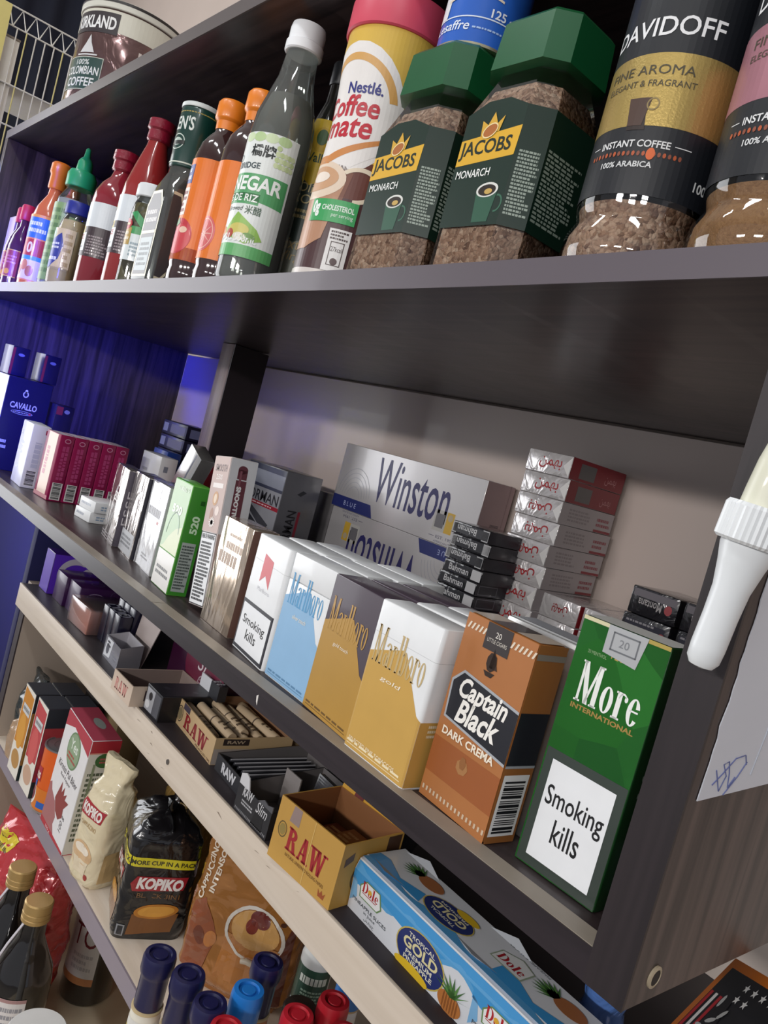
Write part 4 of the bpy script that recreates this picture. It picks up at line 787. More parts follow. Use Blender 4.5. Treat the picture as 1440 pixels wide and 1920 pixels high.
# yeast tin on the first coffee jar
t = thing('yeast_tin', 'blue tin with white bread picture standing on a green jar lid', 'tin', -92, 40, ztop(-97, 36) + 150.4)
lathe('tin_body', [(26.6, 1.6), (27, 2), (27, 78), (26.6, 78.4)], P('2a63c4', .3, coat=.4), t); lathe('lower_rim', [(26, 0), (27.6, .3), (27.6, 2), (27, 2.4)], P('d9d2b4', .25, .8), t); lathe('upper_rim', [(27, 78), (27.6, 78.3), (27.6, 80), (26, 80.2)], P('d9d2b4', .25, .8), t)
Pr(GL).text('Lesaffre', -22, 9, 6, 15, 'e4ecf8', 2, .01, .15).rect(-34, 17, 34, 17.8, 'dfe8f6', 2).text('125 g', 18, 17, 34, 24, 'eef2fa', 2, .02).ell(16, 36, 9, 5, 'e8e4dc', 2).ell(20, 38, 7, 4.4, 'f4f2ee', 3).poly([(-16, 28), (10, 32), (24, 29), (24, 30.4), (10, 33.6), (-16, 30)], 'e6d6c4', 3).poly([(-30, 18), (-14, 18), (-12, 40), (-16, 58), (-28, 58)], 'e6e8ec', 2).lines(-6, 46, 26, 56, 2, '9fc0ee', 2).lines(8, 10, 28, 12, 1, 'a9c4ee', 2).build('printed_wrap', t, F_cyl(27.1, az=-72), 3)
# two glass coffee jars with black sleeve
def tall_jar(label, x, y, band, granm, gcols):
    t = thing('coffee_jar', label, 'jar', x, y, ztop(x, y) + .2)
    prof = [(30, 0), (34, 2), (35.6, 8), (35, 18), (32, 24), (31.6, 27), (33, 32), (33, 140), (30, 148), (29, 152)]
    lathe('glass_body', prof, GLASS, t, 56); lathe('contents', shrink(prof, 1.6, 132), granm, t, 56)
    lathe('lid', [(31, 150), (32.5, 151), (32.5, 172), (30.5, 174), (3, 174.4)], P('1b1d22', .3, coat=.4), t, 56)
    p = Pr(dict(r=.42, coat=.1)).rect(-95, 34, 95, 138, '14171d', 1).rect(-95, 66, 95, 100, band, 2)
    p.text('DAVIDOFF', -28, 108, 30, 117, 'e8e9ea', 3, .01).text('FINE AROMA', -22, 90, 22, 94.4, '4a4432', 4).text('ELEGANT & FRAGRANT', -22, 84.4, 24, 87.4, '4a4432', 4)
    p.text('INSTANT COFFEE', -15, 56, 20, 59.4, 'dfe0e0', 3, .02).rect(-22, 57.6, -17, 58, 'dfe0e0', 3).rect(22, 57.6, 30, 58, 'dfe0e0', 3).text('100% ARABICA', -12, 46.6, 14, 49.4, 'd6d8d8', 3, .02).text('100 g', 36, 40, 48, 46, 'd6d8d8', 3, .02)
    for i in range(20): p.ell(-20 + i * 2.4, 53, .8, 1.2, ('b4542a', '8a4a34')[i % 2], 3, 8)
    p.ell(12, 53, 2, 2.8, 'd8642a', 4).poly([(-4, 76), (4, 76), (6, 64), (-3, 64)], '2a1c16', 3).poly([(-5, 79), (6, 79), (4, 66), (-3, 66)], '4a342a', 4).ring(7, 76, 3, 3, .7, .7, '8d7a4c', 4)
    p.build('printed_sleeve', t, F_cyl(33.2, az=-82), 3)
    return t
GOLDF = P('bfa562', .34, .7, coat=.2, bump=.1, bs=900)
tall_jar('tall coffee jar with black and gold sleeve', 74, 38, GOLDF, COFFEE, None)
tall_jar('tall coffee jar with pink banded sleeve at the right edge', 144.5, 37.5, P('b07a86', .35, .4), granules('fine_golden_coffee', [(150, 106, 62), (172, 128, 82), (160, 116, 70)], 700, .4), None)

# ------------------------------------------------------------------ on the top board
t = thing('coffee_tin', 'large shiny brown coffee tin with white rim on the top board', 'tin', -990, 98, 520.2)
BRF = crinkle('shiny_brown_wrap', (112, 84, 82), .2, .55, 26, .35, .5)
lathe('tin_body', [(76, 3), (77, 5), (77, 162), (76, 164)], BRF, t, 64); lathe('base_rim', [(75, 0), (78.4, .6), (78.4, 3), (77, 5)], P('8d8a88', .25, .8), t, 64)
lathe('lid', [(78.8, 164), (79.6, 165), (79.6, 176), (76, 178), (6, 178)], P('d6d4c8', .4), t, 64)
lathe('lid_seal', [(79.9, 172), (80.1, 172.6), (80.1, 175), (79.6, 176)], P('26201f', .4), t, 64)
p = Pr(GL).rect(-240, 132, 240, 162, 'd9d6c6', 1).rect(10, 128, 92, 158, '3a3436', 2).text('KIRKLAND', 14, 134, 88, 152, 'f0f0ee', 3, .03).rect(8, 44, 82, 92, '2c4a42', 2).frame(8, 44, 82, 92, 1.2, 'b9bcae', 3).text('100%', 34, 80, 60, 88, 'd6dad4', 3, .02).text('COLOMBIAN', 12, 66, 78, 78, 'e2e4de', 3, .02).text('COFFEE', 18, 49, 74, 62, 'e2e4de', 3, .02)
p.poly([(36, 98), (64, 98), (56, 112), (52, 124), (46, 112)], 'd9d9d6', 2).rect(32, 94, 70, 96, 'd9d9d6', 2).lines(118, 40, 132, 118, 2, 'd8ccc4', 2, 3, .6, vert=True).rect(146, 30, 220, 120, '3c3a3a', 2).frame(146, 30, 220, 120, 1, 'b5aea4', 3).lines(152, 60, 200, 112, 8, '6b6766', 3)
for i in range(4): p.rect(134, 36 + i * 18, 144, 50 + i * 18, '6b4444', 2)
p.build('printed_wrap', t, F_cyl(77.2, az=-103), 6)
# ================================================================== lip shelf (z = -142.6)
ZL = -142.5
def tray(name, label, cat, x, y, z, rz, w, d, h, outer, inner, prints=None, th=1.2, hf=None, hb=None, rx=0, ry=0):
    """open cardboard display box: four walls and a floor"""
    t = thing(name, label, cat, x, y, z, rz, rx, ry); hf = hf or h; hb = hb or h
    m = [outer, inner]
    box('bottom_panel', th, w - th, th, d - th, 0, th, inner, t)
    def wall(nm, x0, x1, y0, y1, ha, hb_):
        vs = [(x0, y0, 0), (x1, y0, 0), (x1, y1, 0), (x0, y1, 0), (x0, y0, ha), (x1, y0, ha), (x1, y1, hb_), (x0, y1, hb_)]
        return obj(nm, vs, [(0, 3, 2, 1), (4, 5, 6, 7), (0, 1, 5, 4), (1, 2, 6, 5), (2, 3, 7, 6), (3, 0, 4, 7)], m, t)
    f = wall('front_panel', 0, w, 0, th, hf, hf); f.data.polygons[4].material_index = 1
    b = wall('back_panel', 0, w, d - th, d, hb, hb); b.data.polygons[2].material_index = 1
    l = wall('side_panel', 0, th, th, d - th, hf, hb); l.data.polygons[3].material_index = 1
    r = wall('side_panel', w - th, w, th, d - th, hf, hb); r.data.polygons[5].material_index = 1
    for fc, p in (prints or {}).items(): p.build('printed_' + fc, t, FACES[fc](w, d, h))
    return t
KRAFT = P('c79a4a', .55); KIN = P('8a5a34', .7); TAN = P('c9ab80', .55); TIN = P('8f6a4c', .7); GRW = P('b7aca4', .6); BLK = P('26262b', .4, coat=.2); GRI = P('6e6a6a', .6)
# pineapple multipack
LD = 262; DH = 36; DD = 47
t = thing('pineapple_multipack', 'white and blue pineapple tin multipack lying at the right of the lip shelf', 'carton', -42, 86, ZL, -1.5)
DW = P('dfe2e6', .35, coat=.35)
pf = [(0, 0), (-2.4, DH - 7), (0, DH), (6, DH + 1.6), (DD - 6, DH + 1.6), (DD, DH - 4), (DD, 0)]
vs = [(0, a, b) for a, b in pf] + [(LD, a, b) for a, b in pf]; n = len(pf)
obj('sleeve', vs, [tuple(range(n))[::-1], tuple(range(n, 2 * n))] + [(i, n + i, n + (i + 1) % n, (i + 1) % n) for i in range(n)], DW, t)
for i in range(3): lathe('tin', [(21, 0), (22, 1), (22, 34), (21, 35)], P('c9ccd0', .25, .8), t, 32, 24 + i * 86, DD / 2) 
MB_ = '3f9ad8'
p = Pr(GL).rect(.5, .5, LD, DH - 8, 'dde0e5', 1)
for i in range(2):
    o_ = i * 96
    p.poly([(o_ + 0, DH - 7.4), (o_ + 52, DH - 7.4), (o_ + 46, DH - 15), (o_ + 26, DH - 12), (o_ + 8, DH - 16), (o_, DH - 14)], MB_, 2).poly([(o_ + .5, 6), (o_ + 6, 12), (o_ + 4, 22), (o_ + .5, 24)], '7fb6e0', 2)
    p.poly([(o_ + 8, 14), (o_ + 24, 14), (o_ + 27, 18), (o_ + 24, DH - 8.4), (o_ + 12, DH - 8.4), (o_ + 7, 22)], '6d8f5a', 3).poly([(o_ + 8.8, 14.8), (o_ + 23.4, 14.8), (o_ + 26, 18), (o_ + 23.4, DH - 9.2), (o_ + 12.4, DH - 9.2), (o_ + 8, 22)], 'f2f3f2', 4)
    p.stext('Dole', o_ + 9.4, 19, o_ + 23.4, 26.4, 'b8232c', 5, .2, .06).rect(o_ + 10, 18, o_ + 22, 18.5, 'b8232c', 5).ell(o_ + 16, 22.4, 1.6, 1.6, 'e8b034', 6)
    p.text('PINEAPPLE SLICES', o_ + 3, 8.6, o_ + 33, 11, '4a5055', 3, .01).text('in Juice', o_ + 14, 5, o_ + 24, 7.6, '4a5055', 3).text('\u0634\u0631\u0627\u0626\u062d', o_ + 15, 1.2, o_ + 24, 4, '4a5055', 3)
    cx = o_ + 60
    p.ell(cx, 14, 18.5, 15, 'c9b45a', 3).ell(cx, 14, 17.6, 14.2, '27346f', 4).text('TROPICAL', cx - 10, 21, cx + 10, 24, 'e9e6d2', 5, .01).text('GOLD', cx - 13, 13.4, cx + 13, 20.4, 'e6dca8', 5, .03).text('PREMIUM', cx - 10, 9.4, cx + 10, 12.4, 'e9e6d2', 5, .02).text('PINEAPPLE', cx - 11, 5.6, cx + 11, 8.6, 'e9e6d2', 5, .02)
    p.ell(cx - 4, 1.8, 13, 4, 'e6bf2c', 6)
    p.ell(cx + 24, 6, 8, 6.4, 'b8743a', 6)
    for a in range(9): p.poly([(cx + 24, 10), (cx + 27, 11), (cx + 25 + math.cos(R(20 + a * 18)) * 13, 11 + math.sin(R(20 + a * 18)) * 12)], ('3d6a34', '5a8a44')[a % 2], 7)
    for a in range(6): p.ring(cx + 20 + a * 1.8, 6, .5, 5.6, .4, .4, '8a5228', 7, n=8)
p.it = [([(min(a_ * 1.25, LD - .5), b_) for a_, b_ in vs_], fs_, c_, l_) for vs_, fs_, c_, l_ in p.it]
wv = [(.5, DH - 1), (.5, 14)] + [(2 + j * 5.2, DH - 12 + 4 * math.sin(j * .7) - (6 if j < 2 else 0)) for j in range(50)] + [(LD - .5, DH - 1)]
p.poly(wv, '5aa6dc', 1.4).poly([(u_, DH - 1 if i_ in (0, len(wv) - 1) else min(v_ + 3.4, DH - 1.5)) for i_, (u_, v_) in enumerate(wv)], MB_, 1.7)
p.build('printed_front', t, lambda u, v, e: (u, -2.4 * v / (DH - 7) - e, v) if v < DH - 7 else (u, -2.4 + (v - DH + 7) / 7 * 2.4 - e, v), None, DH - 7)
p = Pr(GL)
for i in range(2):
    o_ = i * 96
    p.poly([(o_ + .5, 1), (o_ + 44, 1), (o_ + 40, 12), (o_ + 24, 6), (o_ + 8, 14), (o_ + .5, 12)], MB_, 2)
    cx = o_ + 58
    p.ell(cx, 12, 17, 12, 'c9b45a', 3).ell(cx, 12, 16.2, 11.3, '27346f', 4).text('GOLD', cx - 12, 9.6, cx + 12, 16, 'e6dca8', 5, .03, rot=180).text('PREMIUM', cx - 10, 17, cx + 10, 19, 'e9e6d2', 5, .02, rot=180).text('TROPICAL', cx - 9, 5.4, cx + 9, 8, 'e9e6d2', 5, .01, rot=180).ell(cx + 6, 23, 8, 3.6, 'e6bf2c', 5)
    p.ell(cx - 24, 24, 9, 6.4, 'a86a40', 4)
    for a in range(9): p.poly([(cx - 32, 22), (cx - 31, 26), (cx - 34 + math.cos(R(100 + a * 18)) * 12, 24 + math.sin(R(100 + a * 18)) * 10)], ('3d6a34', '5a8a44')[a % 2], 5)
    p.poly([(o_ + 88, 12), (o_ + 108, 12), (o_ + 108, 26), (o_ + 98, 30), (o_ + 88, 24)], '9aa890', 3).poly([(o_ + 88.8, 12.8), (o_ + 107.2, 12.8), (o_ + 107.2, 25.6), (o_ + 98, 29), (o_ + 88.8, 23.6)], 'e6e8e6', 4).stext('Dole', o_ + 90, 15, o_ + 106, 22, 'a8202a', 5, .2, .06)
    p.text('PINEAPPLE SLICES', o_ + 86, 33, o_ + 112, 35, '70757a', 3, 0, rot=180)
p.it = [([(min(a_ * 1.25, LD - .5), b_) for a_, b_ in vs_], fs_, c_, l_) for vs_, fs_, c_, l_ in p.it]
wv = [(.5, -4)] + [(2 + j * 5.2, 3 + 4 * math.sin(j * .55)) for j in range(50)] + [(LD - .5, -4)]
p.poly(wv, '5aa6dc', 1.2)
p.build('printed_top', t, lambda u, v, e: (u, 5 + v, DH + 1.6 + e))
for i in range(3):
    for s_ in (0, 1): obj('cut_flap', [(22 + i * 86 - 18, (8, DD - 8)[s_], DH + 1.75), (22 + i * 86 + 18, (8, DD - 8)[s_], DH + 1.75), (22 + i * 86, (6, DD - 5)[s_] + (-3, 3)[s_], DH + (3, 4.6)[s_])], [(0, 1, 2)], P('cfd4da', .5), t)

# tan rolling paper box nearest to the multipack
p = Pr().stext('RAW', 16, 14, 60, 31, 'a82a30', 1, .23, .09).text('NATURAL UNREFINED ROLLING PAPERS', 18, 9.6, 62, 12, '7a5426', 1, .02).ring(9, 25, 5, 6, .9, .9, '6a5a34', 1).ell(9, 25, 3.4, 4.2, '9a8448', 1).poly([(14, 34), (25, 34), (25, 46.5), (16, 46.5)], '9a8580', 1).poly([(59, 3), (65, 3), (66, 8), (63.6, 5.6), (62, 8.4), (60.4, 5.6), (58, 8)], 'a0522c', 1).rect(40.4, .5, 41, 46.6, 'e3bf74', 2)
q = Pr().ring(26, 20, 12, 12, 1.6, 1.6, '5a4022', 1).ell(26, 20, 9, 9, '8a6230', 1).text('RAW', 18, 16, 34, 23, '5a4022', 2, .04).rect(44, 24, 58, 46, '4a3020', 1).poly([(4, 30), (12, 34), (12, 40), (4, 36)], '6a4a2a', 1)
rb = tray('rolling_paper_box', 'open tan rolling paper box with large red letters beside the multipack', 'box', -113, 62, ZL, 5, 72, 60, 47, KRAFT, KIN, {'front': p, 'right': q})
obj('lid_flap', [(1, 59.5, 46), (71, 59.5, 46), (74, 66, 74), (2, 66, 74), (1, 60.3, 46), (71, 60.3, 46), (74, 66.8, 74), (2, 66.8, 74)], [(0, 1, 2, 3), (7, 6, 5, 4), (0, 4, 5, 1), (2, 6, 7, 3), (1, 5, 6, 2), (0, 3, 7, 4)], P('d09c2e', .5), rb)
obj('lid_stripe', [(16, 59.3, 47), (26, 59.3, 47), (28, 65.6, 73.4), (18, 65.6, 73.4)], [(0, 1, 2, 3)], P('6a2420', .5), rb)
for k in range(3):
    b = pack('rolling_paper_booklet', ('left', 'middle', 'right')[k] + ' brown paper booklet inside the tan box with red letters', -104 + k * 19 + (2 if k == 2 else 0), 74 + k, ZL + 4 + (k == 1) * 1, 5, 17, 44, 18 + k * 4, P(('7a4632', '9a6a3c', 'a87a3c')[k], .6), {'top': Pr().ring(9, 10, 4, 4, .8, .8, '4a3422', 1).lines(3, 22, 14, 38, 3, 'c9a878', 1, k)}, cat='booklet', bev=.6)
# black slim paper box, torn front, black booklets
p = Pr().text('RAW', 8, 15, 24, 23, 'c6c6c8', 1, .03, .15).lines(9, 8, 26, 13, 2, 'b5b5b8', 1, 4).text('Slim', 30, 13, 46, 22, 'd2d2d4', 1, 0, .3).poly([(27, 2), (44, 2), (42, 13), (30, 12)], '15151a', 1)
for i in range(24): p.rect(2 + i * 2, 1.4, 3 + i * 2, 3.4, '8a8a8e', 1)
sb = tray('slim_paper_box', 'grey-black slim paper box with torn front left of the tan box', 'box', -180, 69.5, ZL, 0, 51, 84, 22, BLK, GRI, {'front': p}, hb=30)
obj('torn_edge', [(0, 0, 22), (16, 0, 22), (12, 0, 31), (7, 0, 33), (0, 0, 30), (0, .9, 22), (16, .9, 22), (12, .9, 31), (7, .9, 33), (0, .9, 30)], [(0, 1, 2, 3, 4), (9, 8, 7, 6, 5), (0, 5, 6, 1), (1, 6, 7, 2), (2, 7, 8, 3), (3, 8, 9, 4), (4, 9, 5, 0)], P('d5d5d8', .5), sb)
obj('torn_edge', [(30, 0, 22), (51, 0, 22), (51, 0, 27), (44, 0, 25), (38, 0, 26.4), (30, .9, 22), (51, .9, 22), (51, .9, 27), (44, .9, 25), (38, .9, 26.4)], [(0, 1, 2, 3, 4), (9, 8, 7, 6, 5), (0, 5, 6, 1), (1, 6, 7, 2), (2, 7, 8, 3), (3, 8, 9, 4), (4, 9, 5, 0)], P('55555a', .5), sb)
CNT = ('first', 'second', 'third', 'fourth', 'fifth', 'sixth', 'seventh', 'eighth', 'ninth', 'tenth')
for k in range(10):
    t = thing('paper_booklet', CNT[k] + ' black booklet from the left in the leaning fan behind the torn box', 'booklet', -152 + k * 7.2, 160 - k * 1.2, ZL, 4, 0, 24, group='fan of black booklets')
    box('cover', 0, 2.6, 0, 40, 0, 38 - k * .4, P('34343a', .35, coat=.3), t, .3); box('paper_edge', .7, 1.9, .6, 39.4, 38 - k * .4, 38.7 - k * .4, P('b9b9bd', .5), t)
t = thing('paper_booklet', 'black booklet with white round seal standing in the torn box', 'booklet', -150, 118, ZL + 2, -4, -8)
box('cover', 0, 26, 0, 5, 0, 40, BLK, t, .4); Pr().ell(12, 13, 8, 7, 'd6d6d8', 1).ring(12, 13, 5, 4, .6, .6, '77777a', 2).lines(2, 26, 24, 39, 6, '3c3c42', 1).build('printed_cover', t, F_front(26, 5, 40))
box('inner_card', -176, -154, 110, 111.2, ZL + 1.4, ZL + 34, P('8a8482', .6)); tag(bpy.context.scene.objects['inner_card'], 'grey card sheet standing in the torn black box', 'card')
# black tray further left with booklets
p = Pr().text('RAW', 12, 3, 40, 12, 'cfcfd2', 1, .05, -.1)
tray('black_paper_tray', 'low black paper tray with white script beside the tip box', 'box', -246, 86, ZL, -4, 50, 96, 15, BLK, GRI, {'front': p}, hb=22)
for k in range(6):
    t = thing('paper_booklet', CNT[k] + ' dark booklet from the left lying in the low black tray', 'booklet', -241 + k * 7.2, 92, ZL + 2, -4, 0, 30, group='booklets in the low black tray')
    box('cover', 0, 2.6, 0, 80, 0, 15, P('3c3c42', .35, coat=.2), t, .3); box('paper_edge', .7, 1.9, .5, 79.5, 15, 15.6, P('a9a9ad', .5), t)
t = pack('long_black_box', 'long flat black box resting across the paper booklets', -236, 186, ZL + 22, -12, 108, 20, 7, BLK, {'front': Pr().lines(4, 2, 100, 5, 1, '4a4a50', 1, 3)}, cat='box', bev=.5)
# tan box with rolled tips
p = Pr().stext('RAW', 26, 4, 84, 18, '94282c', 1, .23, .09).text('PRE-ROLLED TIPS', 60, 1, 96, 3, '6a4a2a', 1, .02).ring(13, 12, 7, 8, 1, 1, '4a4032', 1).ell(13, 12, 5, 6, '8a7a5a', 1).rect(18, 19, 34, 25, '4d4552', 1)
q = Pr().rect(8, 18.5, 34, 24.5, '3a2e2a', 1).text('RAW', 12, 20, 30, 23, 'b9a488', 2, .03).rect(.5, .5, 79, 15, 'b5a89e', 1)
tray('tip_box', 'open tan box of rolled tips with dark red letters', 'box', -350, 93, ZL, -5, 98, 80, 25, TAN, TIN, {'front': p, 'right': q}, hb=27)
for k in range(7):
    t = thing('rolled_tip', CNT[k] + ' rolled paper tip from the front in the tan tip box', 'rolled tip', -342 + (k % 3) * 7, 101 + k * 10.3, ZL + 17 + (k % 2) * 3, -96 + (k % 3) * 3, 0, 0, group='rolled tips')
    o = lathe('paper_roll', [(4.6, 0), (5, 1), (5, 72), (4.6, 73)], P('cdb594', .6), t, 16); o.rotation_euler = (R(-90), 0, 0)
    o = lathe('rubber_band', [(5.1, 34), (5.35, 34.2), (5.35, 35.4), (5.1, 35.6)], P('5a4a3c', .6), t, 16); o.rotation_euler = (R(-90), 0, 0)
    Pr().lines(-4, 44, 4, 64, 3, '5a4836', 1, k).build('printed_mark', t, lambda u, v, e: (5.1 * math.sin(u / 5), v, 5.1 * math.cos(u / 5) + e))
# black and silver box with round holes
p = Pr().rect(2, 2, 20, 24, 'aeb0b6', 1).ell(12, 17, 4, 4, '2c2c32', 2).ell(8, 8, 5, 4, 'e0e2e6', 2).rect(20, 2, 34, 24, '55565e', 1)
q = Pr().rect(.5, .5, 59, 25.5, '17171c', 1)
t = pack('black_silver_box', 'black box with silver front between the tan box and the open white tray', -378, 72, ZL, 0, 36, 62, 26.5, BLK, {'front': p, 'right': q, 'top': Pr().rect(1, 1, 35, 61, '2b2b31', .5).ell(14, 14, 4, 3, '3a3a42', 1).ell(26, 40, 3, 3, '4a4a52', 1)}, cat='box', bev=.6)
box('lid_flap', 2, 30, 56, 57.4, 26, 40, P('d5d7dc', .5), t); box('flap_face', 30, 48, 52, 62, 26, 42, P('2a2a30', .4), t)
for i in range(6): lathe('punched_dot', [(2, 42.1), (2, 42.4)], P('b9bbc2'), t, 10, 34 + (i % 2) * 7, 54 + (i // 2) * 3)
# open pale tray
p = Pr().stext('RAW', 8, 4, 40, 16, 'c98a80', 1, .23, .09); q = Pr().rect(14, 6, 42, 17, '3c2c34', 1).lines(18, 8, 40, 14, 1, '8a7478', 2)
tray('pale_paper_tray', 'open pale cardboard tray with faded red letters', 'box', -430, 58, ZL, 0, 50, 78, 21, P('cdb9a6', .6), P('8f7f78', .7), {'front': p, 'right': q})
# silver display with black packs
p = Pr(GL).poly([(2, 2), (22, 4), (26, 24), (6, 24)], 'e0e2e8', 1).ell(12, 12, 5, 6, '4a4a58', 2).lines(8, 14, 20, 22, 2, '3c3c48', 3).lines(30, 4, 48, 12, 2, '8d8d98', 1)
tray('silver_display_box', 'silver and black display box holding upright black packs', 'box', -528, 84, ZL, -3, 50, 26, 25, P('9a9aa4', .25, .6, coat=.3), P('c4c2c8', .4, .3), {'front': p}, hb=30)
o = obj('display_flap', [(-524, 113, ZL), (-486, 113, ZL), (-470, 126, -62), (-534, 126, -70), (-524, 114, ZL), (-486, 114, ZL), (-470, 127, -62), (-534, 127, -70)], [(0, 1, 2, 3), (7, 6, 5, 4), (0, 4, 5, 1), (2, 6, 7, 3), (1, 5, 6, 2), (0, 3, 7, 4)], P('b9aca8', .6)); tag(o, 'grey raised cardboard flap behind the silver display box', 'flap')
for k in range(9):
    c_, r_ = k % 3, k // 3
    pack('black_filter_pack', ('left', 'middle', 'right')[c_] + ' black pack in the ' + ('front', 'middle', 'back')[r_] + ' row of the silver display', -588 + c_ * 18, 98 + r_ * 17, ZL, 0, 17, 16, 44 + r_ * 9, P('1c1b30', .3, coat=.4), {'top': Pr(GL).frame(.6, .6, 16.4, 15.4, 2.6, 'b0b2c4', 1)}, cat='pack', bev=.6)
# salmon pack in film
t = pack('salmon_film_pack', 'salmon coloured pack wrapped in clear film near the left of the lip shelf', -656, 84, ZL, 2, 62, 56, 30, P('e09c84', .4, coat=.3), {'top': Pr(GL).rect(2, 2, 60, 54, 'e0a08a', 1).ell(50, 44, 9, 8, 'c0c0cc', 2).lines(44, 40, 56, 48, 2, '5a5a70', 3)}, cat='pack')
box('film', -1.5, 63.5, -1.5, 57.5, 0, 33, clear('wrapping_film', (250, 250, 252), .9, .16, .12, milk=.08, mcol=(230, 225, 235)), t, 2)
# purple boxes
PUR = P('3a1a72', .35, coat=.4); PUD = P('3a184a', .35, coat=.2)
q = Pr(GL)
def leaf(p, cx, cy, l, w, a, c, ly):
    pts = [(-l, 0), (-l * .4, w), (l * .4, w * .9), (l, 0), (l * .4, -w * .5), (-l * .4, -w * .5)]
    return p.poly([(cx + x * math.cos(R(a)) - y * math.sin(R(a)), cy + x * math.sin(R(a)) + y * math.cos(R(a))) for x, y in pts], c, ly)
q.rect(.5, .5, 69, 57, '6434cc', 1).ring(34, 30, 26, 24, 7, 9, 'cfc8d8', 2, 60, 260); leaf(q, 46, 32, 15, 6, 40, 'cfc8d8', 2)
pack('purple_leaf_box', 'bright purple box with white leaf mark at the left end of the lip shelf', -800, 88, ZL, 0, 36, 70, 58, PUR, {'right': q, 'front': Pr(GL).rect(.5, .5, 35, 57, '5a30b8')}, cat='box')
for k in range(2):
    q = Pr(GL).lines(10, 24, 32, 30, 1, 'a89ab8', 1, k).ring(21, 27, 12, 6, .8, .8, 'a89ab8', 1, 0, 200).ring(48, 32, 7, 6, 1, 1, '4a3a60', 1)
    pack('plum_box', ('dark plum box next to the purple leaf box', 'dark plum box nearest to the salmon film pack')[k], -752 + k * 46, 92 + k * 3, ZL, 0, 42, 62, 40, PUD, {'right': q, 'top': Pr(GL).ring(20, 30, 9, 9, 1.4, 1.4, '5a4a70', 1)}, cat='box')
# magenta box behind
p = Pr(GL).rect(.5, .5, 127, 63, '3a1030', 1).ell(92, 36, 50, 30, '6a1838', 2).text('Sf', 76, 34, 104, 52, 'e0d4d8', 4, 0, .3).ring(92, 22, 9, 9, 1.4, 1.4, 'c0a8b0', 4).lines(84, 16, 100, 28, 3, 'a88a94', 4).ring(60, 54, 16, 9, 1, 1, '5a4a60', 3).lines(60, 3, 124, 8, 2, '7a4a5a', 3)
pack('magenta_box', 'dark magenta box with white script behind the pale tray', -478, 142, ZL, -4, 128, 60, 70, P('3a1030', .35, coat=.4), {'front': p}, cat='box')
pack('tan_card_box', 'tan card box with dark squares behind the black silver box', -345, 184, ZL, -8, 92, 50, 52, TAN, {'front': Pr().rect(18, 28, 34, 44, '3a3034', 1).rect(48, 24, 62, 40, '3a3034', 1).lines(10, 6, 80, 18, 2, '8a6a44', 1)}, cat='box')
# blue plastic bottle wrap at the far right and picture card
o = lathe('water_bottle', [(9, 0), (13, 3), (13.6, 20), (12, 26), (13.6, 33), (12.6, 42), (6, 54), (5, 62), (1.4, 63)], crinkle('blue_film', (90, 130, 200), .12, .1, 40, .8, .8), None, 24); o.location = Vector((116, 158, ZL)) * S
tag(o, 'blue film wrapped plastic bottle under the right end of the dark shelf', 'bottle')
t = thing('picture_card', 'orange edged card with stars and stripes at the lower right corner', 'card', 144, 125, ZL + 1, -45, -35, -20)
box('card', 0, 80, 0, 3, 0, 107, P('d0701c', .45), t, .6)
p = Pr().rect(6, 2, 76, 101, '17171c', 1)
for i in range(8): p.rect(7 + i * 5.6, 3, 10 + i * 5.6, 84 - (i > 3) * 14, ('a8222c', 'd8d4d0')[i % 2], 2)
p.rect(24, 84, 76, 101, '17171c', 3).poly([(20, 3), (40, 3), (38, 40), (36, 70), (30, 92), (22, 84), (22, 50)], '15151a', 4)
for i in range(6):
    cx, cy = 34 + (i % 4) * 9, 95 - (i // 4) * 8
    p.poly([(cx + (3 if j % 2 == 0 else 1.3) * math.sin(math.pi * j / 5), cy + (3 if j % 2 == 0 else 1.3) * math.cos(math.pi * j / 5)) for j in range(10)], 'e2e0dc', 5)
for i in range(7): p.ell(24 + (i % 3) * 5, 46 + i * 6, 1.6, 4.4, 'a8a8a6', 5, 8, 30 * i)
p.ell(50, 44, 9, 13, 'b9b7b2', 4, 9).ell(50, 44, 5, 8, '4a4a4c', 5, 8).ell(16, 40, 7, 16, '8f8f8e', 4, 9)
p.build('printed_front', t, F_front(80, 3, 107))

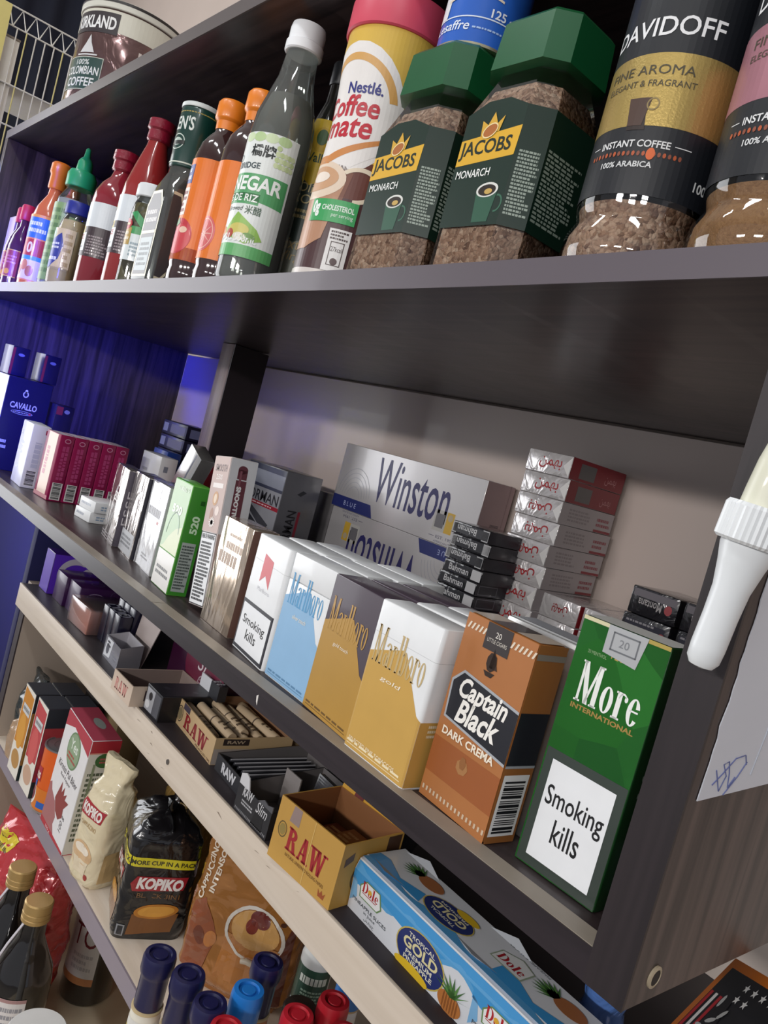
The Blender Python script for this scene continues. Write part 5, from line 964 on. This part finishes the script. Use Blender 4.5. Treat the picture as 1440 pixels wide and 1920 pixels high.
# ================================================================== coffee shelf (z = -372.9)
ZK = -372.7
class Bag:
    def __init__(s, w, d, h, n, prof, amp=1.5, fr=.03, seed=0): s.w, s.d, s.h, s.n, s.p, s.a, s.f, s.s = w / 2, d / 2, h, n, prof, amp, fr, seed
    def sc(s, t):
        for a, b in zip(s.p, s.p[1:]):
            if t <= b[0]: k = (t - a[0]) / (b[0] - a[0]); k = k * k * (3 - 2 * k); return a[1] + (b[1] - a[1]) * k, a[2] + (b[2] - a[2]) * k, (a[3] if len(a) > 3 else 0) * (1 - k) + (b[3] if len(b) > 3 else 0) * k
        return s.p[-1][1], s.p[-1][2], 0
    def pt(s, c, q, t, e=0):
        sx, sy, am = s.sc(t); n = 2 / s.n
        x = s.w * sx * math.copysign(abs(c) ** n, c); y = s.d * sy * math.copysign(abs(q) ** n, q); z = s.h * t
        v = Vector((x, y, z)); amp = s.a * (1 if t > .02 else 0) + am
        k = noise.noise(v * s.f + Vector((s.s, 0, 0))) + .55 * noise.noise(v * s.f * 2.7 + Vector((s.s, 5, 0))) + .5 * (1 - 2 * abs(noise.noise(v * s.f * 1.6 + Vector((0, s.s, 9)))))
        rad = Vector((x / (s.w * s.w), y / (s.d * s.d), 0)); rad = rad.normalized() if rad.length > 1e-9 else Vector((0, 0, 1))
        v = v + rad * (amp * (k - .3) + e); v.z += am * .5 * noise.noise(Vector((x, y, 0)) * .05) * (t > .9)
        return tuple(v)
    def mesh(s, name, m, parent, seg=72, rows=48):
        rings = [[s.pt(math.cos(2 * math.pi * i / seg), math.sin(2 * math.pi * i / seg), k / rows) for i in range(seg)] for k in range(rows + 1)]
        return loft(name, rings, m, parent, smooth=60)
    def front(s, u, v, e):
        sx, sy, _ = s.sc(v / s.h); c = math.copysign(min(abs(u) / (s.w * sx), .999) ** (s.n / 2), u); return s.pt(c, -math.sqrt(1 - c * c), v / s.h, e + .35)
    def right(s, u, v, e):
        sx, sy, _ = s.sc(v / s.h); q = math.copysign(min(abs(u) / (s.d * sy), .999) ** (s.n / 2), u); return s.pt(math.sqrt(1 - q * q), q, v / s.h, e + .35)
BFILM = crinkle('black_coffee_film', (20, 19, 22), .22, 0, 28, .7, .8)
def kopiko_black(label, x, y, rz, seed):
    t = thing('coffee_bag', label, 'bag', x, y, ZK, rz)
    b = Bag(74, 74, 128, 7, [(0, .96, .96), (.06, 1, 1), (.7, 1, 1), (.8, .98, .98, 1), (.9, .86, .84, 4), (.97, .68, .56, 7), (1, .58, .34, 8)], 1.3, .03, seed)
    b.mesh('bag_body', BFILM, t)
    for fc, f in (('front', b.front), ('right', b.right)):
        p = Pr(dict(r=.25, coat=.6)).poly([(-35, 78), (35, 78), (35, 88), (-35, 88)], 'd8cc2a', 1).text('MORE CUP IN A PACK', -33, 80.6, 33, 85.4, '3a3820', 2, .03)
        p.poly([(-26, 52), (24, 56), (27, 70), (-24, 68), (-29, 60)], '9d1f2c', 1).text('KOPIKO', -23, 55, 23, 67.4, 'efe9e6', 2, .05, .15).text('BLACK 3IN1', -20, 46, 22, 51, '7a5634', 1, .01)
        p.poly([(-22, 6), (22, 10), (26, 30), (-20, 28)], '7a4a1c', 1).ell(3, 32, 22, 8, 'b8741c', 2, rot=6).ell(3, 32, 18, 6, 'd89a38', 3, rot=6).rect(-32, 4, -24, 16, '8d8f92', 2).rect(-30.6, 5.4, -25.4, 14.6, '2a2a2e', 3)
        p.build('printed_' + fc, t, f, 5, 5)
    for k, (a, l) in enumerate(((-14, 36), (16, 30))):
        vs = []
        for i in range(5):
            for j in range(4): vs.append((a + (j - 1.5) * 11 * (1 - .1 * i) + 2 * math.sin(i * 1.7 + k), 2 * math.sin(j * 2.1 + i) + i * (2, -2)[k], 114 + i * l / 4 - abs(j - 1.5) * i * .9))
        n0 = len(vs); vs += [(x_, y_ + .8, z_) for x_, y_, z_ in vs]
        fs = [(i * 4 + j, i * 4 + j + 1, i * 4 + j + 5, i * 4 + j + 4) for i in range(4) for j in range(3)]; fs += [tuple(n0 + q for q in f[::-1]) for f in fs]
        obj('folded_ear', vs, fs, BFILM, t, smooth=60)
    return t
kopiko_black('black coffee bag with yellow band and red name oval, in front', -366, 128, -20, 3)
kopiko_black('black coffee bag with yellow band half hidden behind its twin', -318, 215, -14, 11)
def tall_bag(name, label, x, y, z, rz, w, d, h, m, seed, prof=None, n=4, amp=1.8):
    t = thing(name, label, 'bag', x, y, z, rz)
    b = Bag(w, d, h, n, prof or [(0, .92, .9), (.05, 1, 1), (.62, 1, .98), (.76, .86, .74, 1.5), (.84, .6, .4, 2), (.9, .72, .3, 3), (1, .95, .16, 3)], amp, .035, seed); b.mesh('bag_body', m, t); return t, b
CRM = crinkle('cream_film', (226, 212, 178), .2, 0, 30, .6, .8)
t, b = tall_bag('coffee_bag', 'cream coffee bag with red name oval', -451, 104, ZK, 12, 54, 50, 136, CRM, 2)
p = Pr(dict(r=.25, coat=.6)).poly([(-20, 72), (18, 74), (22, 88), (-18, 90), (-23, 80)], 'a92a34', 1).text('KOPIKO', -18, 75, 18, 87, 'f2ebe4', 2, .05, .15).text('CAPPUCCINO', -14, 62, 14, 67, 'b89a6a', 1, .01).ell(0, 34, 18, 12, 'd8b488', 1).ell(0, 38, 13, 5, 'f2e6d2', 2).poly([(-10, 10), (12, 12), (15, 28), (-13, 26)], 'e6d6b8', 2).ell(15, 12, 3, 3, 'a03a34', 2)
p.build('printed_front', t, b.front, 5, 5)
Pr(dict(r=.25, coat=.6)).poly([(-16, 8), (16, 8), (14, 44), (-14, 40)], 'd2b27e', 1).ell(14, 12, 3, 4, '9a3a30', 2).build('printed_side', t, b.right, 5, 5)
tall_bag('coffee_bag', 'yellowish coffee bag crumpled behind the cream bag', -425, 190, ZK, -10, 96, 50, 142, crinkle('yellow_film', (206, 168, 98), .2, .1, 30, .7, .7), 8)
GOLDB = crinkle('golden_film', (176, 116, 52), .18, .45, 22, .6, .8)
t, b = tall_bag('coffee_pouch', 'shiny golden coffee pouch leaning right of the black bag', -240, 165, ZK, 34, 118, 46, 168, GOLDB, 5, [(0, .8, .5), (.1, .98, .95), (.5, 1, 1), (.8, .95, .7, 1), (.92, .86, .3, 2), (1, .84, .08, 2)], 3, 2.2)
p = Pr(dict(r=.2, coat=.7)).poly([(-52, 8), (-30, 8), (-20, 60), (-40, 90), (-52, 80)], '8a4a2a', 1).text('CAPPUCCINO', -50, 86, -44, 140, 'e9dcc8', 3, .03, rot=90).text('INTENSO', -40, 96, -34, 136, 'e9dcc8', 3, .03, rot=90).ell(-38, 52, 6, 9, '6a3420', 2, rot=15).ell(-26, 54, 6, 9, 'b8743a', 2, rot=-20)
p.ring(16, 76, 30, 26, 3.4, 3, 'd8d2c8', 3).ell(16, 80, 24, 18, 'c99a5a', 2).ell(18, 92, 10, 8, '6a2a24', 4).ell(12, 84, 6, 7, '7a342c', 5).poly([(-14, 22), (34, 26), (44, 70), (-12, 70)], 'b07030', 1).poly([(44, 10), (54, 16), (52, 110), (40, 60)], '5a2a1c', 2)
for i in range(14): p.ell(40 + (i % 3) * 5, 96 + i * 2.4, 3, 2, '4a2618', 3, 8, i * 37)
p.build('printed_front', t, b.front, 5, 5)
hs = [(b.front(18 + 20 * math.sin(a), 30 + 26 * math.cos(a) * .9, 2)) for a in [R(q) for q in range(-20, 190, 15)]]
tube('cup_handle_strip', [(x_, y_ - 3, z_) for x_, y_, z_ in hs], 2.6, P('d9cdb8', .4), t, 8)
# pepper box with red top
p = Pr().rect(.5, .5, 83, 146, 'e6e4e4', 1).poly([(.5, 126), (30, 136), (83, 126), (83, 146.4), (.5, 146.4)], 'b23a48', 2).ell(42, 112, 20, 22, '6d8a62', 3).ell(42, 112, 18, 20, '8fa584', 4).text('Yes', 30, 112, 54, 124, 'dfe6da', 5, .02).lines(28, 98, 56, 108, 2, 'b04a44', 5)
p.text('Kirmizi Pul Biber', 10, 80, 76, 88, '3c3438', 3, 0, .2).text('Red Pepper', 24, 72, 58, 77, '5a5054', 3).poly([(.5, .5), (83, .5), (83, 7), (.5, 7)], 'b42c38', 2)
p.poly([(.5, 7), (46, 7), (38, 16), (40, 26), (28, 40), (12, 46), (6, 54), (.5, 50)], 'a86a6a', 2).poly([(26, 44), (36, 70), (40, 58), (46, 68), (48, 58), (56, 64), (54, 56), (66, 58), (56, 46), (58, 36), (48, 28), (36, 32)], '8d3a36', 3).text('100 g', 56, 20, 66, 40, '4a4448', 3, 0, .1, rot=90).text('500 g', 20, 1.6, 36, 5.6, 'e8d4d4', 4)
q = Pr().rect(.4, .5, 35, 146, 'd9d6cc', 1).rect(.4, 132, 35, 146.5, 'b42c3a', 2).rect(.4, 130.4, 35, 132, 'd88a7c', 2).ell(20, 122, 11, 9, '3f6a38', 3).lines(14, 118, 26, 126, 2, 'b9585a', 4).lines(4, 20, 30, 108, 14, '5a6250', 2, 4).rect(8, 60, 11, 118, '8a9478', 3).rect(.4, .5, 35, 5, 'b42c3a', 2)
pack('pepper_box', 'tall white box with red top and green round mark', -579, 80.5, ZK, 0, 83.5, 35, 147, P('e2e0e0', .45), {'front': p, 'right': q, 'top': Pr().rect(.5, .5, 83, 34.5, 'ae4456', 1).ell(42, 22, 14, 6, '9aa09a', 2)}, cat='box', bev=.8, ry=3)
# bean tin
t = thing('bean_tin', 'orange tin with grey lid between the tea box and pepper box', 'tin', -604, 102, ZK)
lathe('tin_body', [(25.4, 2), (25.4, 80)], P('e0621e', .35, coat=.3), t); lathe('lid', [(25.4, 80), (26.4, 80.4), (26.4, 82.4), (24.4, 82.6), (24, 81.4), (15, 81.6), (14.6, 81.2), (2, 81.2)], P('9a9a9c', .3, .7), t); lathe('lower_rim', [(25.6, 0), (26.4, .4), (26.4, 2), (25.4, 2.4)], P('b9b4ae', .3, .7), t)
Pr(GL).rect(-80, 3, 80, 30, 'd87a2a', 1).poly([(-40, 34), (6, 38), (6, 56), (-40, 52)], 'b02c38', 2).text('Beans', -24, 40, 4, 52, 'f0e0d4', 3, .03, .1).poly([(-26, 28), (0, 30), (0, 38), (-26, 36)], '2f62b8', 3).ell(-12, 18, 15, 15, 'f0ece4', 2).ell(-12, 20, 13, 12, '7a2438', 3).ell(-8, 22, 5, 4, 'a04a5a', 4).ell(-17, 18, 4, 5, '95405a', 4).rect(-60, 56, -14, 79, '3a78c4', 2).lines(-30, 60, -16, 76, 3, 'd8e2f0', 3).rect(8, 6, 20, 14, '2f62b8', 2).build('printed_wrap', t, F_cyl(25.6), 3)
# tea boxes, two deep
for k in range(4):
    c_, r_ = k % 2, k // 2; col = ('c98428', 'c04448')[c_]
    p = Pr().rect(.5, .5, 43, 119, 'e6e0d4', 1).poly([(2, 40), (40, 44), (40, 112), (2, 116)], col, 2).ell(20, 60, 14, 24, ('d89a3a', 'cf5a58')[c_], 3).rect(8, 84, 36, 96, 'cfd0d0', 4).lines(10, 86, 34, 94, 1, '8a8a8a', 5).ell(22, 22, 16, 12, ('b98a4a', 'c9a48a')[c_], 2)
    q = Pr().rect(.5, .5, 31, 119.4, ('9a6a30', 'a03034')[c_], 1).rect(.5, 94, 31, 119.4, '1d2028', 2).rect(.5, .5, 31, 22, '1c2c2c', 2)
    pack('tea_box', (('orange fronted tea box with black top, front one', 'red fronted tea box with black top, front one'), ('orange side tea box with black top, back one', 'red side tea box with black top, back one'))[r_][c_], -716 + c_ * 46, 75 + c_ * 3 + r_ * 33, ZK + (0), 0, 43, 31.5, 120, P('22252e', .5), {'front': p, 'right': q, 'top': Pr().rect(.4, .4, 42.6, 31, '34363e')}, cat='box', bev=.6)
for k, (x, y, h) in enumerate(((-700, 150, 126), (-650, 160, 118))):
    pack('brown_box', ('dark topped carton behind the orange tea boxes', 'tan carton behind the red tea boxes')[k], x, y, ZK, 0, 50, 40, h, P(('3a3432', '9a8460')[k], .5), {'top': Pr().rect(1, 1, 49, 39, ('1f2026', '8a7450')[k])}, cat='carton')
tall_bag('dark_tea_bag', 'dark green bag at the left end of the coffee shelf', -768, 112, ZK, 0, 56, 40, 112, crinkle('dark_green_film', (28, 40, 44), .25, 0, 34, .7, .6), 4)
tall_bag('tan_snack_bag', 'tan bag low at the left end of the coffee shelf', -742, 92, ZK, 8, 34, 24, 64, crinkle('tan_film', (176, 146, 116), .25, 0, 34, .6, .5), 6)
# spice bottles
NAVY = P('1d1d4a', .35, coat=.2); REDC = P('b8202e', .38, coat=.2); BLUC = P('2178cc', .38, coat=.2); BRN = P('2c211c', .6)
def spice(label, px, py, capm, h, r, lab, kind=0):
    r *= .74
    t = thing('spice_bottle', label, 'bottle', px, py, ZK); hb = h - (42 if kind == 0 else 24)
    lathe('bottle_body', [(r * .86, 0), (r * .92, 2), (r * .92, hb - 6), (r * .8, hb - 1), (r * .78, hb + 2)], P(lab[0], .3, coat=.4), t, 36)
    if kind == 0: cp = [(r * .84, hb), (r * .86, hb + 1), (r * .86, h - 17), (r * .93, h - 15), (r, h - 12), (r, h - 3), (r * .93, h), (r * .7, h + .4), (r * .64, h - 1.6), (r * .46, h - 1.6), (r * .42, h - .2), (r * .1, h - .2)]
    else: cp = [(r * .97, hb), (r, hb + 1), (r, h - 4), (r * .92, h), (r * .66, h + .4), (r * .6, h - 1.6), (r * .44, h - 1.6), (r * .4, h - .2), (r * .1, h - .2)]
    lathe('cap', cp, capm, t, 40)
    lathe('neck_ring', [(r * .86, hb - 3), (r * .95, hb - 2), (r * .95, hb - .4), (r * .86, hb)], P('c9b48a', .4), t, 36)
    p = Pr(GL).rect(-30, 8, 34, hb - 8, 'e4e2da', 1)
    if lab[1]: p.rect(-14, 8, 14, hb - 16, lab[1], 2)
    (p.text(lab[2], -9, hb - 28, 9, hb - 21, lab[3], 3, .02) if lab[2] else p.lines(-10, hb - 40, 10, hb - 20, 3, lab[3], 3, 2)).lines(16, 14, 34, hb - 18, 8, '6a6a70', 3, 5); p.rect(16, hb - 20, 30, hb - 14, lab[1] or '3aa0c0', 3)
    p.build('printed_label', t, F_cyl(r * .93, az=-60), 3)
    return t
SP = [('spice bottle with navy cap and yellow label, leftmost', -163, 27, NAVY, 123, 17.5, ('e9e4d4', 'd8c834', '', '3a4a2a'), 0), ('spice bottle with navy cap and small gold badge, second from left', -136, 38.5, NAVY, 123, 17.5, ('d8893a', 'e2dccb', 'DAY', '2b62a8'), 0),
      ('spice bottle with navy cap lowest at the picture edge', -106, 42, NAVY, 121, 17.5, ('e0dccf', None, '', '2a2a40'), 0), ('spice bottle with bright blue cap in the middle', -107, 75, BLUC, 122, 17, ('dfe6ea', '9ac0dc', '', '2a4a7a'), 1), ('spice bottle with navy cap behind the bright blue one', -127, 104, NAVY, 124, 17.5, ('c9793c', 'c9773a', '', 'f0e6d4'), 0),
      ('spice bottle with red cap lowest at the picture edge', -82, 43, REDC, 120, 17, ('d8a03a', 'c83a34', '', 'f2e6d0'), 1), ('spice bottle with red cap beside the dark topped jar', -72, 98, REDC, 122, 17, ('d8a03a', 'c83a34', '', 'f2e6d0'), 1), ('spice bottle with red cap nearest to the lip shelf', -73, 133, REDC, 123, 17, ('d8a03a', 'c8702a', '', '3a2a1a'), 1),
      ('spice bottle with red cap and orange label at the right', -44, 122, REDC, 122, 17, ('d8862a', 'e0a030', '', '5a2414'), 1), ('spice bottle with blue cap under the lip shelf', -93, 168, BLUC, 121, 16, ('e4e8ea', None, '', '2a5a9a'), 1)]
for a in SP: spice(*a)
t = thing('dark_spice_jar', 'small jar with flat dark brown top among the spice bottles', 'jar', -90, 116, ZK)
lathe('jar_body', [(12, 0), (13, 2), (13, 92), (12, 94)], P('d8d4c8', .4), t); lathe('lid', [(13.4, 94), (13.8, 95), (13.8, 108), (12.6, 109.4), (3, 109.4)], BRN, t)
t = thing('white_spray_bottle', 'slim white bottle with green label behind the spice bottles', 'bottle', -142, 172, ZK)
lathe('bottle_body', [(14, 0), (15, 2), (15, 104), (12, 114), (9, 118)], P('dfe2e0', .4), t); lathe('cap', [(9.4, 118), (9.8, 119), (9.6, 128), (8.6, 130), (2, 130)], P('d8b05a', .4), t)
Pr(GL).rect(-20, 64, 22, 98, '1f4a3c', 1).lines(-8, 82, 18, 94, 1, 'dfe8e0', 2, 3).lines(-4, 68, 18, 80, 4, '9ab8a8', 2).rect(-20, 44, 22, 62, '8ac0d0', 1).build('printed_label', t, F_cyl(15.15, az=-60), 3)

# ================================================================== base board (z = -642)
ZB = -641.8
def wine(name, label, x, y, cap, prints, h, r, cat='bottle'):
    t = thing(name, label, cat, x, y, ZB); k = h / 300
    lathe('glass_body', [(r - 3, 0), (r, 4), (r, 170 * k), (r * .92, 196 * k), (r * .6, 226 * k), (r * .42, 246 * k), (r * .38, 276 * k), (r * .36, 284 * k)], P('14100f', .08, coat=1.0), t, 44)
    if cap: lathe('screw_cap', [(r * .42, 270 * k), (r * .46, 271 * k), (r * .46, 276 * k), (r * .44, 277 * k), (r * .46, 278 * k), (r * .46, 284 * k), (r * .44, 285 * k), (r * .46, 286 * k), (r * .46, 298 * k), (r * .42, 300 * k), (r * .1, 300 * k)], P('c0a068', .35, .5), t, 32)
    for nm, p, rr in prints: p.build(nm, t, F_cyl(rr, az=-60), 4)
    return t
p = Pr().rect(-40, 30, 26, 136, 'dcdcdc', 1).text('TO', -16, 82, 22, 112, '7a2a34', 2, .0).lines(-30, 118, 24, 132, 1, '8a3a44', 2).rect(-40, 30, 26, 40, 'c98a5a', 2).lines(-10, 48, 20, 74, 3, 'b9b9bc', 2)
wine('wine_bottle', 'dark wine bottle with white label under the coffee shelf', -592, 205, True, [('front_label', p, 35.2)], 242, 35)
SOYL = [Pr().rect(-34, 88, 34, 132, 'e4e0e0', 1).rect(-34, 88, 34, 92, 'b08a8a', 2).rect(-34, 128, 34, 132, 'b08a8a', 2).ell(-8, 112, 14, 12, '8a8ac0', 3).lines(8, 98, 32, 124, 3, '9a9aa2', 2) for _ in range(2)]
for k, (x, y) in enumerate(((-480, 62), (-547, 62))):
    t = wine('soy_sauce_bottle', ('dark sauce bottle with gold cap, nearer of the two', 'dark sauce bottle with gold cap before the red bag')[k], x, y, True, [('front_label', SOYL[k], 34.2)], 228, 34)
    tube('hang_ribbon', [(4, -13, 205), (0, -24, 180), (-4, -34.5, 150), (-6, -35.5, 128)], 1.6, P('d8d4dc', .4), t, 6)
    o = lathe('hang_tag', [(10, 0), (10.6, .3), (10.6, 1), (10, 1.2)], P('d9d2e6', .4), t, 24); o.location = Vector((-6, -36.4, 112)) * S; o.rotation_euler = (R(90), 0, 0); o.scale = (.7, 1.4, 1)
REDB = crinkle('red_snack_film', (190, 52, 58), .2, .1, 26, .8, .7)
t, b = tall_bag('snack_bag', 'red crinkled snack bag with yellow flash at the left edge', -640, 110, ZB, 20, 150, 90, 220, REDB, 9, [(0, .8, .6), (.15, 1, 1), (.7, 1, .9, 2), (.9, .9, .4, 3), (1, .9, .06, 3)], 2.5, 4)
Pr(GL).poly([(-60, 170), (-20, 182), (-10, 200), (-50, 204)], 'd8c22a', 1).lines(-52, 178, -22, 194, 2, '5a5020', 2).build('printed_front', t, b.front, 6, 6)
t, b = tall_bag('snack_bag', 'second red bag in the dark behind the sauce bottles', -640, 260, ZB, -10, 90, 60, 190, crinkle('red_dark_film', (170, 36, 40), .3, 0, 26, .5, .4), 12)
t = thing('white_tub', 'white round tub lid cut by the lower edge of the picture', 'tub', -338, 28, ZB)
lathe('tub_body', [(23, 0), (25, 3), (26, 178), (26, 182)], P('d5d5d2', .45), t, 44); lathe('lid', [(27, 182), (28, 183), (28, 190), (26.5, 192), (5, 192.4)], P('dcdcda', .4), t, 44)
